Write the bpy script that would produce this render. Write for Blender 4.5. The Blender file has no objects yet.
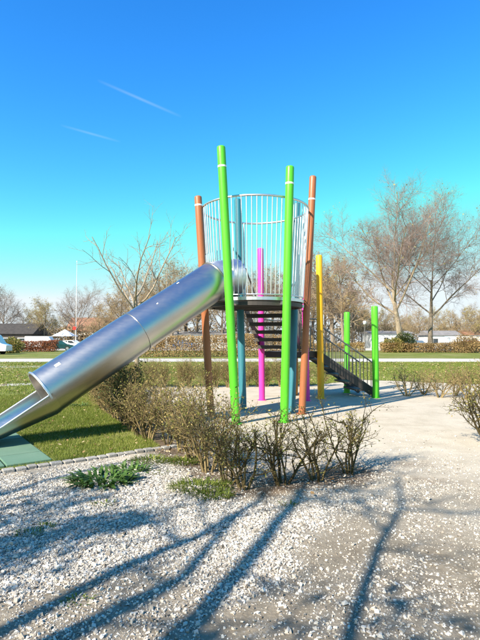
import bpy, math, random
import numpy as np
from mathutils import Vector, Matrix

R = math.radians
S = bpy.context.scene
COL = S.collection

# ------------------------------------------------------------------ camera
CAM_H, FPX, TILT = 1.5, 480.0, math.atan(20 / 480.0)
cd = bpy.data.cameras.new('camera')
cd.sensor_fit = 'VERTICAL'; cd.sensor_height = 24.0; cd.lens = 24.0 * FPX / 640.0
cd.clip_start = 0.05; cd.clip_end = 2000
cam = bpy.data.objects.new('camera', cd); COL.objects.link(cam)
cam.location = (0, 0, CAM_H); cam.rotation_euler = (R(90) + TILT, 0, 0)
S.camera = cam

# ------------------------------------------------------------------ sky, sun, exposure
SUN_EL = R(36.0); SUN_AZ = R(223.0)          # azimuth clockwise from +Y (view direction): behind, left
EXPOSURE = 1.12
W = bpy.data.worlds.new('World'); S.world = W; W.use_nodes = True
wn, wl = W.node_tree.nodes, W.node_tree.links
wn.clear()
w_out = wn.new('ShaderNodeOutputWorld'); w_bg = wn.new('ShaderNodeBackground')
w_sky = wn.new('ShaderNodeTexSky'); w_sky.sky_type = 'NISHITA'; w_sky.sun_disc = False
w_sky.sun_elevation = SUN_EL; w_sky.sun_rotation = SUN_AZ
w_sky.air_density = 1.0; w_sky.dust_density = 0.25; w_sky.ozone_density = 3.0
w_bg.inputs['Strength'].default_value = 0.108
w_hs = wn.new('ShaderNodeHueSaturation')
w_hs.inputs['Saturation'].default_value = 1.2
w_hs.inputs['Hue'].default_value = 0.495
wl.new(w_sky.outputs[0], w_hs.inputs['Color'])
# the camera's vivid rendering of a clear sky: a tone curve per channel
w_sep = wn.new('ShaderNodeSeparateColor'); wl.new(w_hs.outputs[0], w_sep.inputs[0])
w_gam = wn.new('ShaderNodeCombineColor')
for _i, (_pw, _k) in enumerate(((1.5, 0.52), (1.3, 0.93), (1.0, 1.46))):
    _p = wn.new('ShaderNodeMath'); _p.operation = 'POWER'; wl.new(w_sep.outputs[_i], _p.inputs[0]); _p.inputs[1].default_value = _pw
    _m = wn.new('ShaderNodeMath'); _m.operation = 'MULTIPLY'; wl.new(_p.outputs[0], _m.inputs[0]); _m.inputs[1].default_value = _k
    wl.new(_m.outputs[0], w_gam.inputs[_i])

def pix_dir(px, py):
    u, v = px - 240.0, 320.0 - py
    c, s = math.cos(TILT), math.sin(TILT)
    return Vector((u, FPX * c - v * s, FPX * s + v * c)).normalized()

def wmath(op, a, b=None, clamp=False):
    n = wn.new('ShaderNodeMath'); n.operation = op; n.use_clamp = clamp
    for i, x in enumerate((a, b)):
        if x is None: continue
        if isinstance(x, (int, float)): n.inputs[i].default_value = x
        else: wl.new(x, n.inputs[i])
    return n.outputs[0]

w_tc = wn.new('ShaderNodeTexCoord')
def wdot(vec):
    n = wn.new('ShaderNodeVectorMath'); n.operation = 'DOT_PRODUCT'
    wl.new(w_tc.outputs['Generated'], n.inputs[0]); n.inputs[1].default_value = vec
    return n.outputs['Value']

# two faint vapour trails high in the sky (part of the sky itself)
trail_sum = None
for (a, b, width, amp) in (((97, 80), (182, 117), 0.0036, 0.11), ((60, 125), (121, 142), 0.0030, 0.09)):
    d1, d2 = pix_dir(*a), pix_dir(*b)
    nrm = d1.cross(d2).normalized(); mid = (d1 + d2).normalized(); tan = nrm.cross(mid).normalized()
    half = abs((d2 - mid).dot(tan))
    across = wmath('ABSOLUTE', wdot(nrm))
    core = wmath('SUBTRACT', 1.0, wmath('DIVIDE', across, width), True)
    along = wmath('ABSOLUTE', wdot(tan))
    win = wmath('SUBTRACT', 1.0, wmath('DIVIDE', along, half), True)
    front = wmath('GREATER_THAN', wdot(mid), 0.5)
    t = wmath('MULTIPLY', wmath('MULTIPLY', core, wmath('POWER', win, 0.7)), wmath('MULTIPLY', front, amp))
    trail_sum = t if trail_sum is None else wmath('ADD', trail_sum, t)
w_mix = wn.new('ShaderNodeMixRGB'); w_mix.inputs[2].default_value = (6.0, 6.2, 6.5, 1)
w_lim = wn.new('ShaderNodeMixRGB'); w_lim.blend_type = 'DARKEN'; w_lim.inputs[0].default_value = 1.0     # even ceiling: no part of the sky outshines its clear horizon
w_lim.inputs[2].default_value = (3.7, 4.15, 4.35, 1); wl.new(w_gam.outputs[0], w_lim.inputs[1])
wl.new(trail_sum, w_mix.inputs[0]); wl.new(w_lim.outputs[0], w_mix.inputs[1])
wl.new(w_mix.outputs[0], w_bg.inputs['Color']); wl.new(w_bg.outputs[0], w_out.inputs[0])

sl = bpy.data.lights.new('sun', 'SUN'); sl.energy = 5.0; sl.angle = R(0.55); sl.color = (1.0, 0.905, 0.755)
sun = bpy.data.objects.new('sun', sl); COL.objects.link(sun)
sdir = Vector((math.sin(SUN_AZ) * math.cos(SUN_EL), math.cos(SUN_AZ) * math.cos(SUN_EL), math.sin(SUN_EL)))
sun.rotation_euler = sdir.to_track_quat('Z', 'Y').to_euler(); sun.location = (-20, -20, 30)
SHX, SHY = -math.sin(SUN_AZ) / math.tan(SUN_EL), -math.cos(SUN_AZ) / math.tan(SUN_EL)   # shadow shift per metre of height

S.view_settings.view_transform = 'Standard'; S.view_settings.look = 'None'
S.view_settings.exposure = EXPOSURE; S.view_settings.gamma = 1.0
S.cycles.max_bounces = 6; S.cycles.transparent_max_bounces = 8
S.cycles.use_adaptive_sampling = True

# ------------------------------------------------------------------ helpers
def ground(px, py, z=0.0):
    """the point of the photograph's ray at height z"""
    d = pix_dir(px, py); t = (z - CAM_H) / d.z
    return Vector((d.x * t, d.y * t, z))

def at(px, py, Y):
    d = pix_dir(px, py); t = Y / d.y
    return Vector((d.x * t, Y, CAM_H + d.z * t))

class MB:
    """collects geometry; build() links it as one mesh object"""
    def __init__(self): self.v = []; self.f = []; self.sm = []
    def add(self, vs, fs, smooth=False):
        o = len(self.v); self.v.extend([tuple(p) for p in vs])
        self.f.extend([tuple(i + o for i in f) for f in fs]); self.sm.extend([smooth] * len(fs))
    def box(self, c, sx, sy, sz, ax=None):
        """box centred at c, half axes along the given frame"""
        c = Vector(c)
        if ax is None: ax = (Vector((1, 0, 0)), Vector((0, 1, 0)), Vector((0, 0, 1)))
        x, y, z = [Vector(a) * s / 2 for a, s in zip(ax, (sx, sy, sz))]
        vs = [c + a * x + b * y + d * z for d in (-1, 1) for b in (-1, 1) for a in (-1, 1)]
        self.add(vs, [(0, 2, 3, 1), (4, 5, 7, 6), (0, 1, 5, 4), (2, 6, 7, 3), (0, 4, 6, 2), (1, 3, 7, 5)])
    def tube(self, pts, rad, n=8, cap=True, smooth=True):
        pts = [Vector(p) for p in pts]
        if not hasattr(rad, '__len__'): rad = [rad] * len(pts)
        rings = []
        prev = None
        for i, p in enumerate(pts):
            t = (pts[min(i + 1, len(pts) - 1)] - pts[max(i - 1, 0)]).normalized()
            if prev is None:
                ref = Vector((0, 0, 1)) if abs(t.z) < 0.9 else Vector((1, 0, 0))
                u = t.cross(ref).normalized()
            else:
                u = (prev - t * prev.dot(t)).normalized()
            prev = u; w = t.cross(u)
            rings.append([p + (u * math.cos(2 * math.pi * k / n) + w * math.sin(2 * math.pi * k / n)) * rad[i] for k in range(n)])
        vs = [q for r in rings for q in r]; fs = []
        for i in range(len(pts) - 1):
            for k in range(n):
                a, b = i * n + k, i * n + (k + 1) % n
                fs.append((a, b, b + n, a + n))
        self.add(vs, fs, smooth)
        if cap:
            self.add(rings[0], [tuple(range(n))[::-1]]); self.add(rings[-1], [tuple(range(n))])
    def ring(self, c, r, rt, n=64, m=8, a0=0.0, a1=2 * math.pi, zs=None):
        """a bar bent into a circle (or an arc) about the vertical"""
        full = abs(a1 - a0 - 2 * math.pi) < 1e-6
        k = n if full else n + 1
        vs, fs = [], []
        for i in range(k):
            a = a0 + (a1 - a0) * i / n
            for j in range(m):
                b = 2 * math.pi * j / m
                q = r + rt * math.cos(b)
                vs.append((c[0] + q * math.cos(a), c[1] + q * math.sin(a), c[2] + rt * math.sin(b)))
        for i in range(k if full else n):
            for j in range(m):
                a, b = i * m + j, i * m + (j + 1) % m
                c2, d2 = ((i + 1) % k) * m + j, ((i + 1) % k) * m + (j + 1) % m
                fs.append((a, c2, d2, b))
        self.add(vs, fs, True)
    def band(self, c, r0, r1, z0, z1, n=64):
        """flat hoop: rectangle section r0..r1, z0..z1 turned about the vertical"""
        vs, fs = [], []
        for i in range(n):
            a = 2 * math.pi * i / n; ca, sa = math.cos(a), math.sin(a)
            for (r, z) in ((r0, z0), (r1, z0), (r1, z1), (r0, z1)):
                vs.append((c[0] + r * ca, c[1] + r * sa, z))
        for i in range(n):
            for j in range(4):
                fs.append((i * 4 + j, ((i + 1) % n) * 4 + j, ((i + 1) % n) * 4 + (j + 1) % 4, i * 4 + (j + 1) % 4))
        self.add(vs, fs)
    def prism(self, poly, z0, z1):
        n = len(poly)
        vs = [(p[0], p[1], z0) for p in poly] + [(p[0], p[1], z1) for p in poly]
        fs = [tuple(range(n))[::-1], tuple(range(n, 2 * n))]
        fs += [(i, (i + 1) % n, (i + 1) % n + n, i + n) for i in range(n)]
        self.add(vs, fs)
    def mesh(self, name, mat, off=(0, 0, 0)):
        me = bpy.data.meshes.new(name)
        o = Vector(off)
        me.from_pydata([(v[0] - o[0], v[1] - o[1], v[2] - o[2]) for v in self.v], [], self.f)
        me.polygons.foreach_set('use_smooth', self.sm)
        me.materials.append(mat); me.update()
        return me
    def build(self, name, mat, parent=None, off=(0, 0, 0), bevel=0.0):
        me = self.mesh(name, mat, off)
        ob = bpy.data.objects.new(name, me); COL.objects.link(ob)
        if parent is not None: ob.parent = parent
        else: ob.location = off
        if bevel:
            m = ob.modifiers.new('bevel', 'BEVEL'); m.width = bevel; m.segments = 2; m.limit_method = 'ANGLE'
        return ob

def np_mesh(name, verts, faces, mat, tint=None, smooth=False):
    """fast mesh from numpy arrays; faces (n,k)"""
    me = bpy.data.meshes.new(name)
    verts = np.asarray(verts, np.float32); faces = np.asarray(faces, np.int32)
    k = faces.shape[1]
    me.vertices.add(len(verts)); me.vertices.foreach_set('co', verts.ravel())
    me.loops.add(faces.size); me.loops.foreach_set('vertex_index', faces.ravel())
    me.polygons.add(len(faces))
    me.polygons.foreach_set('loop_start', np.arange(0, faces.size, k, dtype=np.int32))
    me.polygons.foreach_set('loop_total', np.full(len(faces), k, np.int32))
    me.polygons.foreach_set('use_smooth', np.full(len(faces), smooth, bool))
    if tint is not None:
        at_ = me.attributes.new('tint', 'FLOAT', 'POINT'); at_.data.foreach_set('value', np.asarray(tint, np.float32))
    me.materials.append(mat); me.update(calc_edges=True); me.validate()
    return me

def link(name, me, parent=None, loc=(0, 0, 0), rz=0.0, sc=None):
    ob = bpy.data.objects.new(name, me); COL.objects.link(ob)
    ob.parent = parent; ob.location = loc; ob.rotation_euler = (0, 0, rz)
    if sc is not None: ob.scale = (sc, sc, sc) if not hasattr(sc, '__len__') else sc
    return ob

def tag(o, label=None, cat=None, group=None, kind=None):
    if label: o['label'] = label
    if cat: o['category'] = cat
    if group: o['group'] = group
    if kind: o['kind'] = kind
    return o

def empty(name, loc=(0, 0, 0), parent=None, rz=0.0, sc=1.0):
    o = bpy.data.objects.new(name, None); COL.objects.link(o)
    o.location = loc; o.parent = parent; o.rotation_euler = (0, 0, rz); o.scale = (sc, sc, sc)
    o.empty_display_size = 0.2
    return o

# value noise on the ground plane, shared by the scattering code
_nr = np.random.RandomState(5); _NT = _nr.rand(64, 64)
def vnoise(x, y, s):
    x = np.asarray(x) / s; y = np.asarray(y) / s
    xi, yi = np.floor(x).astype(int), np.floor(y).astype(int)
    fx, fy = x - xi, y - yi
    fx = fx * fx * (3 - 2 * fx); fy = fy * fy * (3 - 2 * fy)
    g = lambda a, b: _NT[a % 64, b % 64]
    return (g(xi, yi) * (1 - fx) + g(xi + 1, yi) * fx) * (1 - fy) + (g(xi, yi + 1) * (1 - fx) + g(xi + 1, yi + 1) * fx) * fy
def fbm(x, y, s):
    return (vnoise(x, y, s) + 0.5 * vnoise(x + 17.3, y - 4.1, s / 2) + 0.25 * vnoise(x - 9.7, y + 31.9, s / 4)) / 1.75

def poly_sd(x, y, poly):
    """signed distance (inside positive) of many points to a polygon"""
    x = np.asarray(x, float); y = np.asarray(y, float)
    best = np.full(x.shape, 1e9); inside = np.zeros(x.shape, bool)
    n = len(poly)
    for i in range(n):
        ax, ay = poly[i][0], poly[i][1]; bx, by = poly[(i + 1) % n][0], poly[(i + 1) % n][1]
        dx, dy = bx - ax, by - ay
        t = np.clip(((x - ax) * dx + (y - ay) * dy) / (dx * dx + dy * dy + 1e-12), 0, 1)
        best = np.minimum(best, np.hypot(x - ax - t * dx, y - ay - t * dy))
        cond = ((ay > y) != (by > y)) & (x < (bx - ax) * (y - ay) / ((by - ay) + 1e-12) + ax)
        inside ^= cond
    return np.where(inside, best, -best)
def sstep(a, b, x):
    t = np.clip((x - a) / (b - a), 0, 1); return t * t * (3 - 2 * t)

# ------------------------------------------------------------------ materials
class Mat:
    def __init__(self, name):
        self.m = bpy.data.materials.new(name); self.m.use_nodes = True
        self.n = self.m.node_tree.nodes; self.l = self.m.node_tree.links
        self.b = self.n['Principled BSDF']
        self.co = self.n.new('ShaderNodeTexCoord')
    def set(self, **k):
        for a, v in k.items():
            self.b.inputs[a.replace('_', ' ')].default_value = v
        return self
    def noise(self, scale, detail=4, rough=0.55, src=None, dist=0.0):
        t = self.n.new('ShaderNodeTexNoise'); t.inputs['Scale'].default_value = scale
        t.inputs['Detail'].default_value = detail; t.inputs['Roughness'].default_value = rough
        t.inputs['Distortion'].default_value = dist
        self.l.new(src if src is not None else self.co.outputs['Object'], t.inputs['Vector'])
        return t.outputs['Fac']
    def voro(self, scale, out='Color', src=None):
        t = self.n.new('ShaderNodeTexVoronoi'); t.inputs['Scale'].default_value = scale
        self.l.new(src if src is not None else self.co.outputs['Object'], t.inputs['Vector'])
        return t.outputs[out]
    def mapping(self, sc):
        t = self.n.new('ShaderNodeMapping'); t.inputs['Scale'].default_value = sc
        self.l.new(self.co.outputs['Object'], t.inputs['Vector']); return t.outputs[0]
    def ramp(self, fac, stops):
        t = self.n.new('ShaderNodeValToRGB'); e = t.color_ramp.elements
        while len(e) < len(stops): e.new(0.5)
        for i, (p, c) in enumerate(stops):
            e[i].position = p; e[i].color = (*c, 1) if hasattr(c, '__len__') else (c, c, c, 1)
        self.l.new(fac, t.inputs[0]); return t.outputs[0]
    def mix(self, fac, a, b, mode='MIX'):
        t = self.n.new('ShaderNodeMixRGB'); t.blend_type = mode
        for i, x in enumerate((fac, a, b)):
            if isinstance(x, (int, float)): t.inputs[i].default_value = x if i == 0 else (x, x, x, 1)
            elif isinstance(x, tuple): t.inputs[i].default_value = (*x, 1)
            else: self.l.new(x, t.inputs[i])
        return t.outputs[0]
    def math(self, op, a, b=0.0, clamp=False):
        t = self.n.new('ShaderNodeMath'); t.operation = op; t.use_clamp = clamp
        for i, x in enumerate((a, b)):
            if isinstance(x, (int, float)): t.inputs[i].default_value = x
            else: self.l.new(x, t.inputs[i])
        return t.outputs[0]
    def attr(self, name, out='Fac'):
        t = self.n.new('ShaderNodeAttribute'); t.attribute_name = name; return t.outputs[out]
    def rnd(self):
        return self.n.new('ShaderNodeObjectInfo').outputs['Random']
    def color(self, c): self.l.new(c, self.b.inputs['Base Color']); return self
    def rough(self, c): self.l.new(c, self.b.inputs['Roughness']); return self
    def bump(self, h, strength=0.3, dist=0.02):
        t = self.n.new('ShaderNodeBump'); t.inputs['Strength'].default_value = strength
        t.inputs['Distance'].default_value = dist
        self.l.new(h, t.inputs['Height']); self.l.new(t.outputs[0], self.b.inputs['Normal']); return self

def painted(name, col, rough=0.42, dirt=(0.16, 0.13, 0.10)):
    m = Mat(name); m.set(Roughness=rough, Specular_IOR_Level=0.45)
    big = m.noise(3.0, 5, 0.6); fine = m.noise(40, 3, 0.6, m.mapping((1, 1, 0.12)))
    c = m.mix(m.ramp(big, [(0.35, 0.0), (0.75, 0.35)]), col, tuple(x * 0.78 for x in col))
    c = m.mix(m.ramp(fine, [(0.60, 0.0), (0.78, 0.35)]), c, tuple(min(1, x * 1.25 + 0.02) for x in col))
    chips = m.ramp(m.noise(9.0, 6, 0.7), [(0.70, 0.0), (0.73, 0.6)])
    c = m.mix(chips, c, dirt)
    m.color(c).rough(m.ramp(big, [(0.3, rough - 0.08), (0.8, rough + 0.2)])).bump(fine, 0.12, 0.004)
    return m.m

M = {}
M['green'] = painted('green_paint', (0.085, 0.47, 0.020))
M['brown'] = painted('rust_brown_paint', (0.33, 0.115, 0.045))
M['teal'] = painted('teal_paint', (0.030, 0.17, 0.22))
M['pink'] = painted('pink_paint', (0.80, 0.045, 0.36))
M['yellow'] = painted('yellow_paint', (0.80, 0.40, 0.012))
M['orange'] = painted('orange_paint', (0.62, 0.22, 0.020))

def steel(name, base, rough, metal=1.0, streak=True, bstr=0.05):
    m = Mat(name); m.set(Metallic=metal)
    s = m.noise(9, 4, 0.6, m.mapping((1, 1, 3))); f = m.noise(160, 2, 0.5)
    big = m.noise(1.7, 5, 0.6)
    m.color(m.mix(m.ramp(big, [(0.3, 0.0), (0.8, 0.5)]), base, tuple(x * 0.78 for x in base)))
    m.rough(m.mix(0.5, m.ramp(s, [(0.3, rough - 0.03), (0.75, rough + 0.06)]), m.ramp(big, [(0.3, rough - 0.04), (0.8, rough + 0.1)])))
    m.bump(f, bstr, 0.003)
    return m.m
M['steel'] = steel('brushed_stainless_steel', (0.545, 0.52, 0.495), 0.33, bstr=0.012)
M['steel_in'] = steel('polished_slide_bed', (0.60, 0.575, 0.55), 0.28, bstr=0.01)
M['galv'] = steel('galvanised_bars', (0.72, 0.73, 0.74), 0.42)
M['dark'] = steel('dark_stair_steel', (0.055, 0.048, 0.044), 0.55, 0.3)
M['rail'] = steel('grey_rail_steel', (0.20, 0.195, 0.19), 0.45, 0.8)
m = Mat('white_band'); m.set(Roughness=0.5); m.color(m.ramp(m.noise(60, 3), [(0.3, 0.62), (0.6, 0.85)])); M['white'] = m.m

m = Mat('tower_deck'); m.set(Roughness=0.7); m.color(m.ramp(m.noise(8, 5), [(0.3, (0.06, 0.05, 0.042)), (0.7, (0.12, 0.10, 0.085))])); M['deck'] = m.m

# ground: compacted sandy earth, white chippings, brown hedge soil
m = Mat('sandy_earth'); m.set(Roughness=0.95, Specular_IOR_Level=0.15)
n1 = m.noise(0.55, 6, 0.62); n2 = m.noise(5.5, 6, 0.65); n3 = m.noise(60, 4, 0.6); n4 = m.noise(1.9, 6, 0.7)
earth = m.ramp(n2, [(0.28, (0.155, 0.125, 0.090)), (0.52, (0.245, 0.205, 0.150)), (0.76, (0.34, 0.288, 0.22))])
earth = m.mix(m.ramp(n1, [(0.38, 0.0), (0.66, 0.55)]), earth, (0.195, 0.162, 0.120))
sand = m.ramp(n4, [(0.25, (0.40, 0.345, 0.265)), (0.5, (0.52, 0.455, 0.36)), (0.8, (0.60, 0.535, 0.43))])
soil = m.ramp(n2, [(0.3, (0.085, 0.060, 0.040)), (0.7, (0.19, 0.135, 0.090))])
grit_c = m.n.new('ShaderNodeTexVoronoi'); grit_c.inputs['Scale'].default_value = 75
m.l.new(m.co.outputs['Object'], grit_c.inputs['Vector'])
gritv = m.n.new('ShaderNodeSeparateColor'); m.l.new(grit_c.outputs['Color'], gritv.inputs[0])
grit = m.ramp(gritv.outputs[0], [(0.0, (0.10, 0.085, 0.070)), (0.45, (0.26, 0.235, 0.20)), (1.0, (0.58, 0.55, 0.50))])
col = m.mix(m.attr('sand'), earth, sand)
col = m.mix(m.attr('soil'), col, soil)
gm = m.math('MULTIPLY', m.attr('gravel'), m.ramp(n2, [(0.2, 0.45), (0.6, 1.0)]), True)
col = m.mix(gm, col, grit)
speck = m.ramp(gritv.outputs[1], [(0.86, 0.0), (0.90, 0.55)])
speck = m.math('MULTIPLY', speck, m.ramp(n4, [(0.45, 0.0), (0.65, 1.0)]))
col = m.mix(speck, col, (0.55, 0.53, 0.49))
col = m.mix(m.ramp(n3, [(0.35, 0.35), (0.65, 0.0)]), col, 0.45, 'MULTIPLY')
m.color(col)
hh = m.math('ADD', m.math('MULTIPLY', n2, 0.7), m.math('MULTIPLY', n3, 0.35))
m.bump(hh, 0.55, 0.03); M['earth'] = m.m

m = Mat('white_limestone_chipping'); m.set(Roughness=0.85, Specular_IOR_Level=0.25)
tt = m.attr('tint')
m.color(m.mix(m.ramp(m.noise(90, 3), [(0.3, 0.25), (0.6, 0.0)]),
              m.ramp(tt, [(0.0, (0.09, 0.075, 0.06)), (0.25, (0.27, 0.24, 0.205)), (0.6, (0.48, 0.44, 0.385)), (1.0, (0.72, 0.68, 0.62))]), 0.5, 'MULTIPLY'))
M['chip'] = m.m

m = Mat('lawn_soil'); m.set(Roughness=0.95, Specular_IOR_Level=0.1)
n1 = m.noise(0.35, 6, 0.65); n2 = m.noise(7, 5, 0.65)
g = m.ramp(n2, [(0.3, (0.075, 0.100, 0.018)), (0.55, (0.155, 0.185, 0.040)), (0.8, (0.27, 0.25, 0.085))])
g = m.mix(m.ramp(n1, [(0.46, 0.0), (0.70, 0.75)]), g, (0.30, 0.255, 0.135))
m.color(g).bump(n2, 0.7, 0.04); M['lawn'] = m.m

def leafy(name, stops, trans=0.25, rough=0.6):
    m = Mat(name); m.set(Roughness=rough, Specular_IOR_Level=0.3)
    m.color(m.ramp(m.attr('tint'), stops))
    if trans:
        tr = m.n.new('ShaderNodeBsdfTranslucent'); mx = m.n.new('ShaderNodeMixShader'); mx.inputs[0].default_value = trans
        m.l.new(m.b.inputs['Base Color'].links[0].from_socket, tr.inputs['Color'])
        out = m.n['Material Output']
        m.l.new(m.b.outputs[0], mx.inputs[1]); m.l.new(tr.outputs[0], mx.inputs[2]); m.l.new(mx.outputs[0], out.inputs[0])
    return m.m
M['blade'] = leafy('grass_blade', [(0.0, (0.060, 0.095, 0.010)), (0.5, (0.165, 0.215, 0.030)), (0.82, (0.28, 0.29, 0.06)), (1.0, (0.48, 0.40, 0.19))], 0.3)
M['weed'] = leafy('weed_leaf', [(0.0, (0.040, 0.095, 0.018)), (1.0, (0.13, 0.23, 0.045))], 0.25, 0.45)
M['litter'] = leafy('fallen_leaf', [(0.0, (0.16, 0.085, 0.035)), (0.5, (0.36, 0.23, 0.10)), (1.0, (0.58, 0.48, 0.30))], 0.1)
M['hedge_leaf'] = leafy('budding_leaf', [(0.0, (0.085, 0.10, 0.020)), (0.5, (0.22, 0.215, 0.050)), (1.0, (0.44, 0.33, 0.13))], 0.25)
M['dark_leaf'] = leafy('dark_green_leaf', [(0.0, (0.025, 0.040, 0.012)), (1.0, (0.085, 0.115, 0.030))], 0.2)
M['beech_leaf'] = leafy('dry_beech_leaf', [(0.0, (0.15, 0.085, 0.035)), (0.5, (0.34, 0.22, 0.095)), (1.0, (0.50, 0.37, 0.17))], 0.2)
M['red_leaf'] = leafy('red_brown_leaf', [(0.0, (0.14, 0.045, 0.022)), (1.0, (0.36, 0.14, 0.065))], 0.2)
M['wood_leaf'] = leafy('catkins', [(0.0, (0.16, 0.10, 0.045)), (0.5, (0.33, 0.22, 0.09)), (1.0, (0.42, 0.36, 0.13))], 0.2)
M['thicket'] = leafy('thicket_twigs', [(0.0, (0.10, 0.070, 0.040)), (0.5, (0.22, 0.155, 0.085)), (1.0, (0.34, 0.27, 0.13))], 0.1)
M['wood_leaf2'] = leafy('olive_buds', [(0.0, (0.15, 0.13, 0.035)), (0.5, (0.29, 0.25, 0.07)), (1.0, (0.42, 0.36, 0.13))], 0.2)

def bark(name, a, b, sc=12):
    m = Mat(name); m.set(Roughness=0.9, Specular_IOR_Level=0.15)
    n = m.noise(sc, 5, 0.65, m.mapping((1, 1, 0.35)))
    m.color(m.ramp(n, [(0.3, a), (0.72, b)])).bump(n, 0.5, 0.02)
    return m.m
M['bark_grey'] = bark('grey_bark', (0.115, 0.090, 0.068), (0.29, 0.24, 0.185), 5)
M['bark_pale'] = bark('pale_bark', (0.22, 0.175, 0.125), (0.42, 0.35, 0.26), 5)
M['bark_young'] = bark('young_tree_bark', (0.19, 0.145, 0.10), (0.40, 0.33, 0.25), 14)
M['twig_grey'] = bark('grey_twig', (0.16, 0.125, 0.10), (0.31, 0.25, 0.205), 3)
M['twig_tan'] = bark('tan_twig', (0.23, 0.17, 0.105), (0.42, 0.325, 0.20), 3)
M['twig_rosy'] = bark('rosy_twig', (0.19, 0.135, 0.115), (0.36, 0.275, 0.245), 3)
M['stem'] = bark('shrub_stem', (0.030, 0.022, 0.013), (0.13, 0.105, 0.045), 22)
M['stem_tan'] = bark('tan_shrub_stem', (0.115, 0.085, 0.042), (0.34, 0.26, 0.13), 22)

m = Mat('green_rubber_mat'); m.set(Roughness=0.9, Specular_IOR_Level=0.2)
n = m.noise(140, 3, 0.6); n2 = m.noise(2.5, 5, 0.6)
c = m.mix(m.ramp(n2, [(0.3, 0.0), (0.75, 0.6)]), (0.115, 0.215, 0.150), (0.20, 0.29, 0.215))
c = m.mix(m.ramp(n, [(0.35, 0.45), (0.6, 0.0)]), c, 0.55, 'MULTIPLY')
m.color(m.mix(m.math('MULTIPLY', m.rnd(), 0.25), c, (0.10, 0.20, 0.15))).bump(n, 0.4, 0.006); M['rubber'] = m.m

m = Mat('granite_sett'); m.set(Roughness=0.85)
c = m.ramp(m.noise(55, 4), [(0.3, (0.20, 0.19, 0.175)), (0.7, (0.40, 0.385, 0.36))])
m.color(m.mix(m.math('MULTIPLY', m.rnd(), 0.5), c, (0.26, 0.235, 0.20))).bump(m.noise(45, 3), 0.5, 0.01); M['sett'] = m.m

m = Mat('pale_gravel_path'); m.set(Roughness=0.95)
m.color(m.mix(m.ramp(m.noise(2.2, 5, 0.65), [(0.35, 0.0), (0.7, 0.7)]), (0.50, 0.475, 0.43), (0.36, 0.335, 0.295))); M['path'] = m.m

def plain(name, a, b, sc=4, rough=0.7, metal=0.0):
    m = Mat(name); m.set(Roughness=rough, Metallic=metal)
    m.color(m.ramp(m.noise(sc, 4, 0.6), [(0.3, a), (0.7, b)])); return m.m
M['wall_white'] = plain('white_render', (0.62, 0.61, 0.58), (0.78, 0.77, 0.74), 1.2, 0.85)
M['wall_grey'] = plain('pale_grey_cladding', (0.48, 0.50, 0.51), (0.60, 0.62, 0.63), 0.8, 0.7)
M['wall_dark'] = plain('dark_timber', (0.030, 0.026, 0.024), (0.060, 0.052, 0.046), 2, 0.85)
M['roof_grey'] = plain('grey_roof', (0.16, 0.15, 0.145), (0.26, 0.24, 0.23), 1.5, 0.8)
M['roof_red'] = plain('brown_roof', (0.21, 0.10, 0.065), (0.30, 0.16, 0.10), 2.5, 0.85)
M['glass'] = plain('window_glass', (0.020, 0.028, 0.035), (0.05, 0.062, 0.072), 1.0, 0.08)
M['car_white'] = plain('white_car_paint', (0.74, 0.75, 0.76), (0.80, 0.80, 0.80), 2, 0.25)
M['car_teal'] = plain('dark_teal_car_paint', (0.012, 0.055, 0.062), (0.020, 0.075, 0.085), 2, 0.25)
M['car_silver'] = plain('silver_car_paint', (0.40, 0.42, 0.44), (0.48, 0.50, 0.52), 2, 0.25, 0.5)
M['car_blue'] = plain('blue_car_paint', (0.05, 0.14, 0.32), (0.07, 0.18, 0.40), 2, 0.25)
M['car_red'] = plain('red_car_paint', (0.45, 0.03, 0.02), (0.52, 0.05, 0.04), 2, 0.3)
M['tyre'] = plain('black_rubber', (0.015, 0.015, 0.015), (0.03, 0.03, 0.03), 9, 0.85)
M['lamp_grey'] = plain('grey_post', (0.10, 0.10, 0.10), (0.16, 0.16, 0.16), 5, 0.5)
M['canvas'] = plain('white_canvas', (0.76, 0.76, 0.75), (0.84, 0.84, 0.83), 1.5, 0.8)
#PART2
# ------------------------------------------------------------------ ground, lawn, paths
U = Vector((0.81, 0.59, 0)).normalized(); N = Vector((-U.y, U.x, 0))
K0 = ground(0, 473)
GRAVEL = [ground(*p) for p in ((-260, 478), (0, 476), (150, 452), (215, 466), (245, 484), (325, 474), (345, 492), (318, 530), (288, 566), (228, 588),
                               (165, 556), (60, 582), (-40, 600), (-300, 620))]
HEDGE_LINE = [(-4.05, 15.0), (-3.75, 13.4), (-3.3, 11.4), (-2.65, 9.9), (-2.05, 8.6), (-1.55, 7.75), (-1.0, 6.75), (-0.48, 5.8), (0.03, 4.92), (0.47, 5.08), (0.82, 5.2), (1.27, 5.52)]
def line_dist(x, y, line):
    best = np.full(np.shape(x), 1e9)
    for (ax, ay), (bx, by) in zip(line[:-1], line[1:]):
        dx, dy = bx - ax, by - ay
        t = np.clip(((x - ax) * dx + (y - ay) * dy) / (dx * dx + dy * dy), 0, 1)
        best = np.minimum(best, np.hypot(x - ax - t * dx, y - ay - t * dy))
    return best
def gravel_density(x, y):
    sd = poly_sd(x, y, GRAVEL) + (fbm(x, y, 0.9) - 0.5) * 0.7
    dense = sstep(-0.12, 0.28, sd)
    n = fbm(x + 40, y, 0.5)
    patch = 1 - 0.8 * sstep(0.50, 0.66, fbm(x + 11, y + 7, 1.0)) * sstep(-0.9, 0.2, x)
    spill = 0.13 * sstep(-2.2, -0.1, sd) * (0.3 + 1.4 * sstep(0.45, 0.65, n)) * sstep(7.5, 5.5, y)
    soil = 0.88 * sstep(0.46, 0.14, line_dist(x, y, HEDGE_LINE) + (n - 0.5) * 0.3)
    return np.clip(dense * patch * (0.75 + 0.5 * n) + spill, 0, 1) * (1 - soil)

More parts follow.
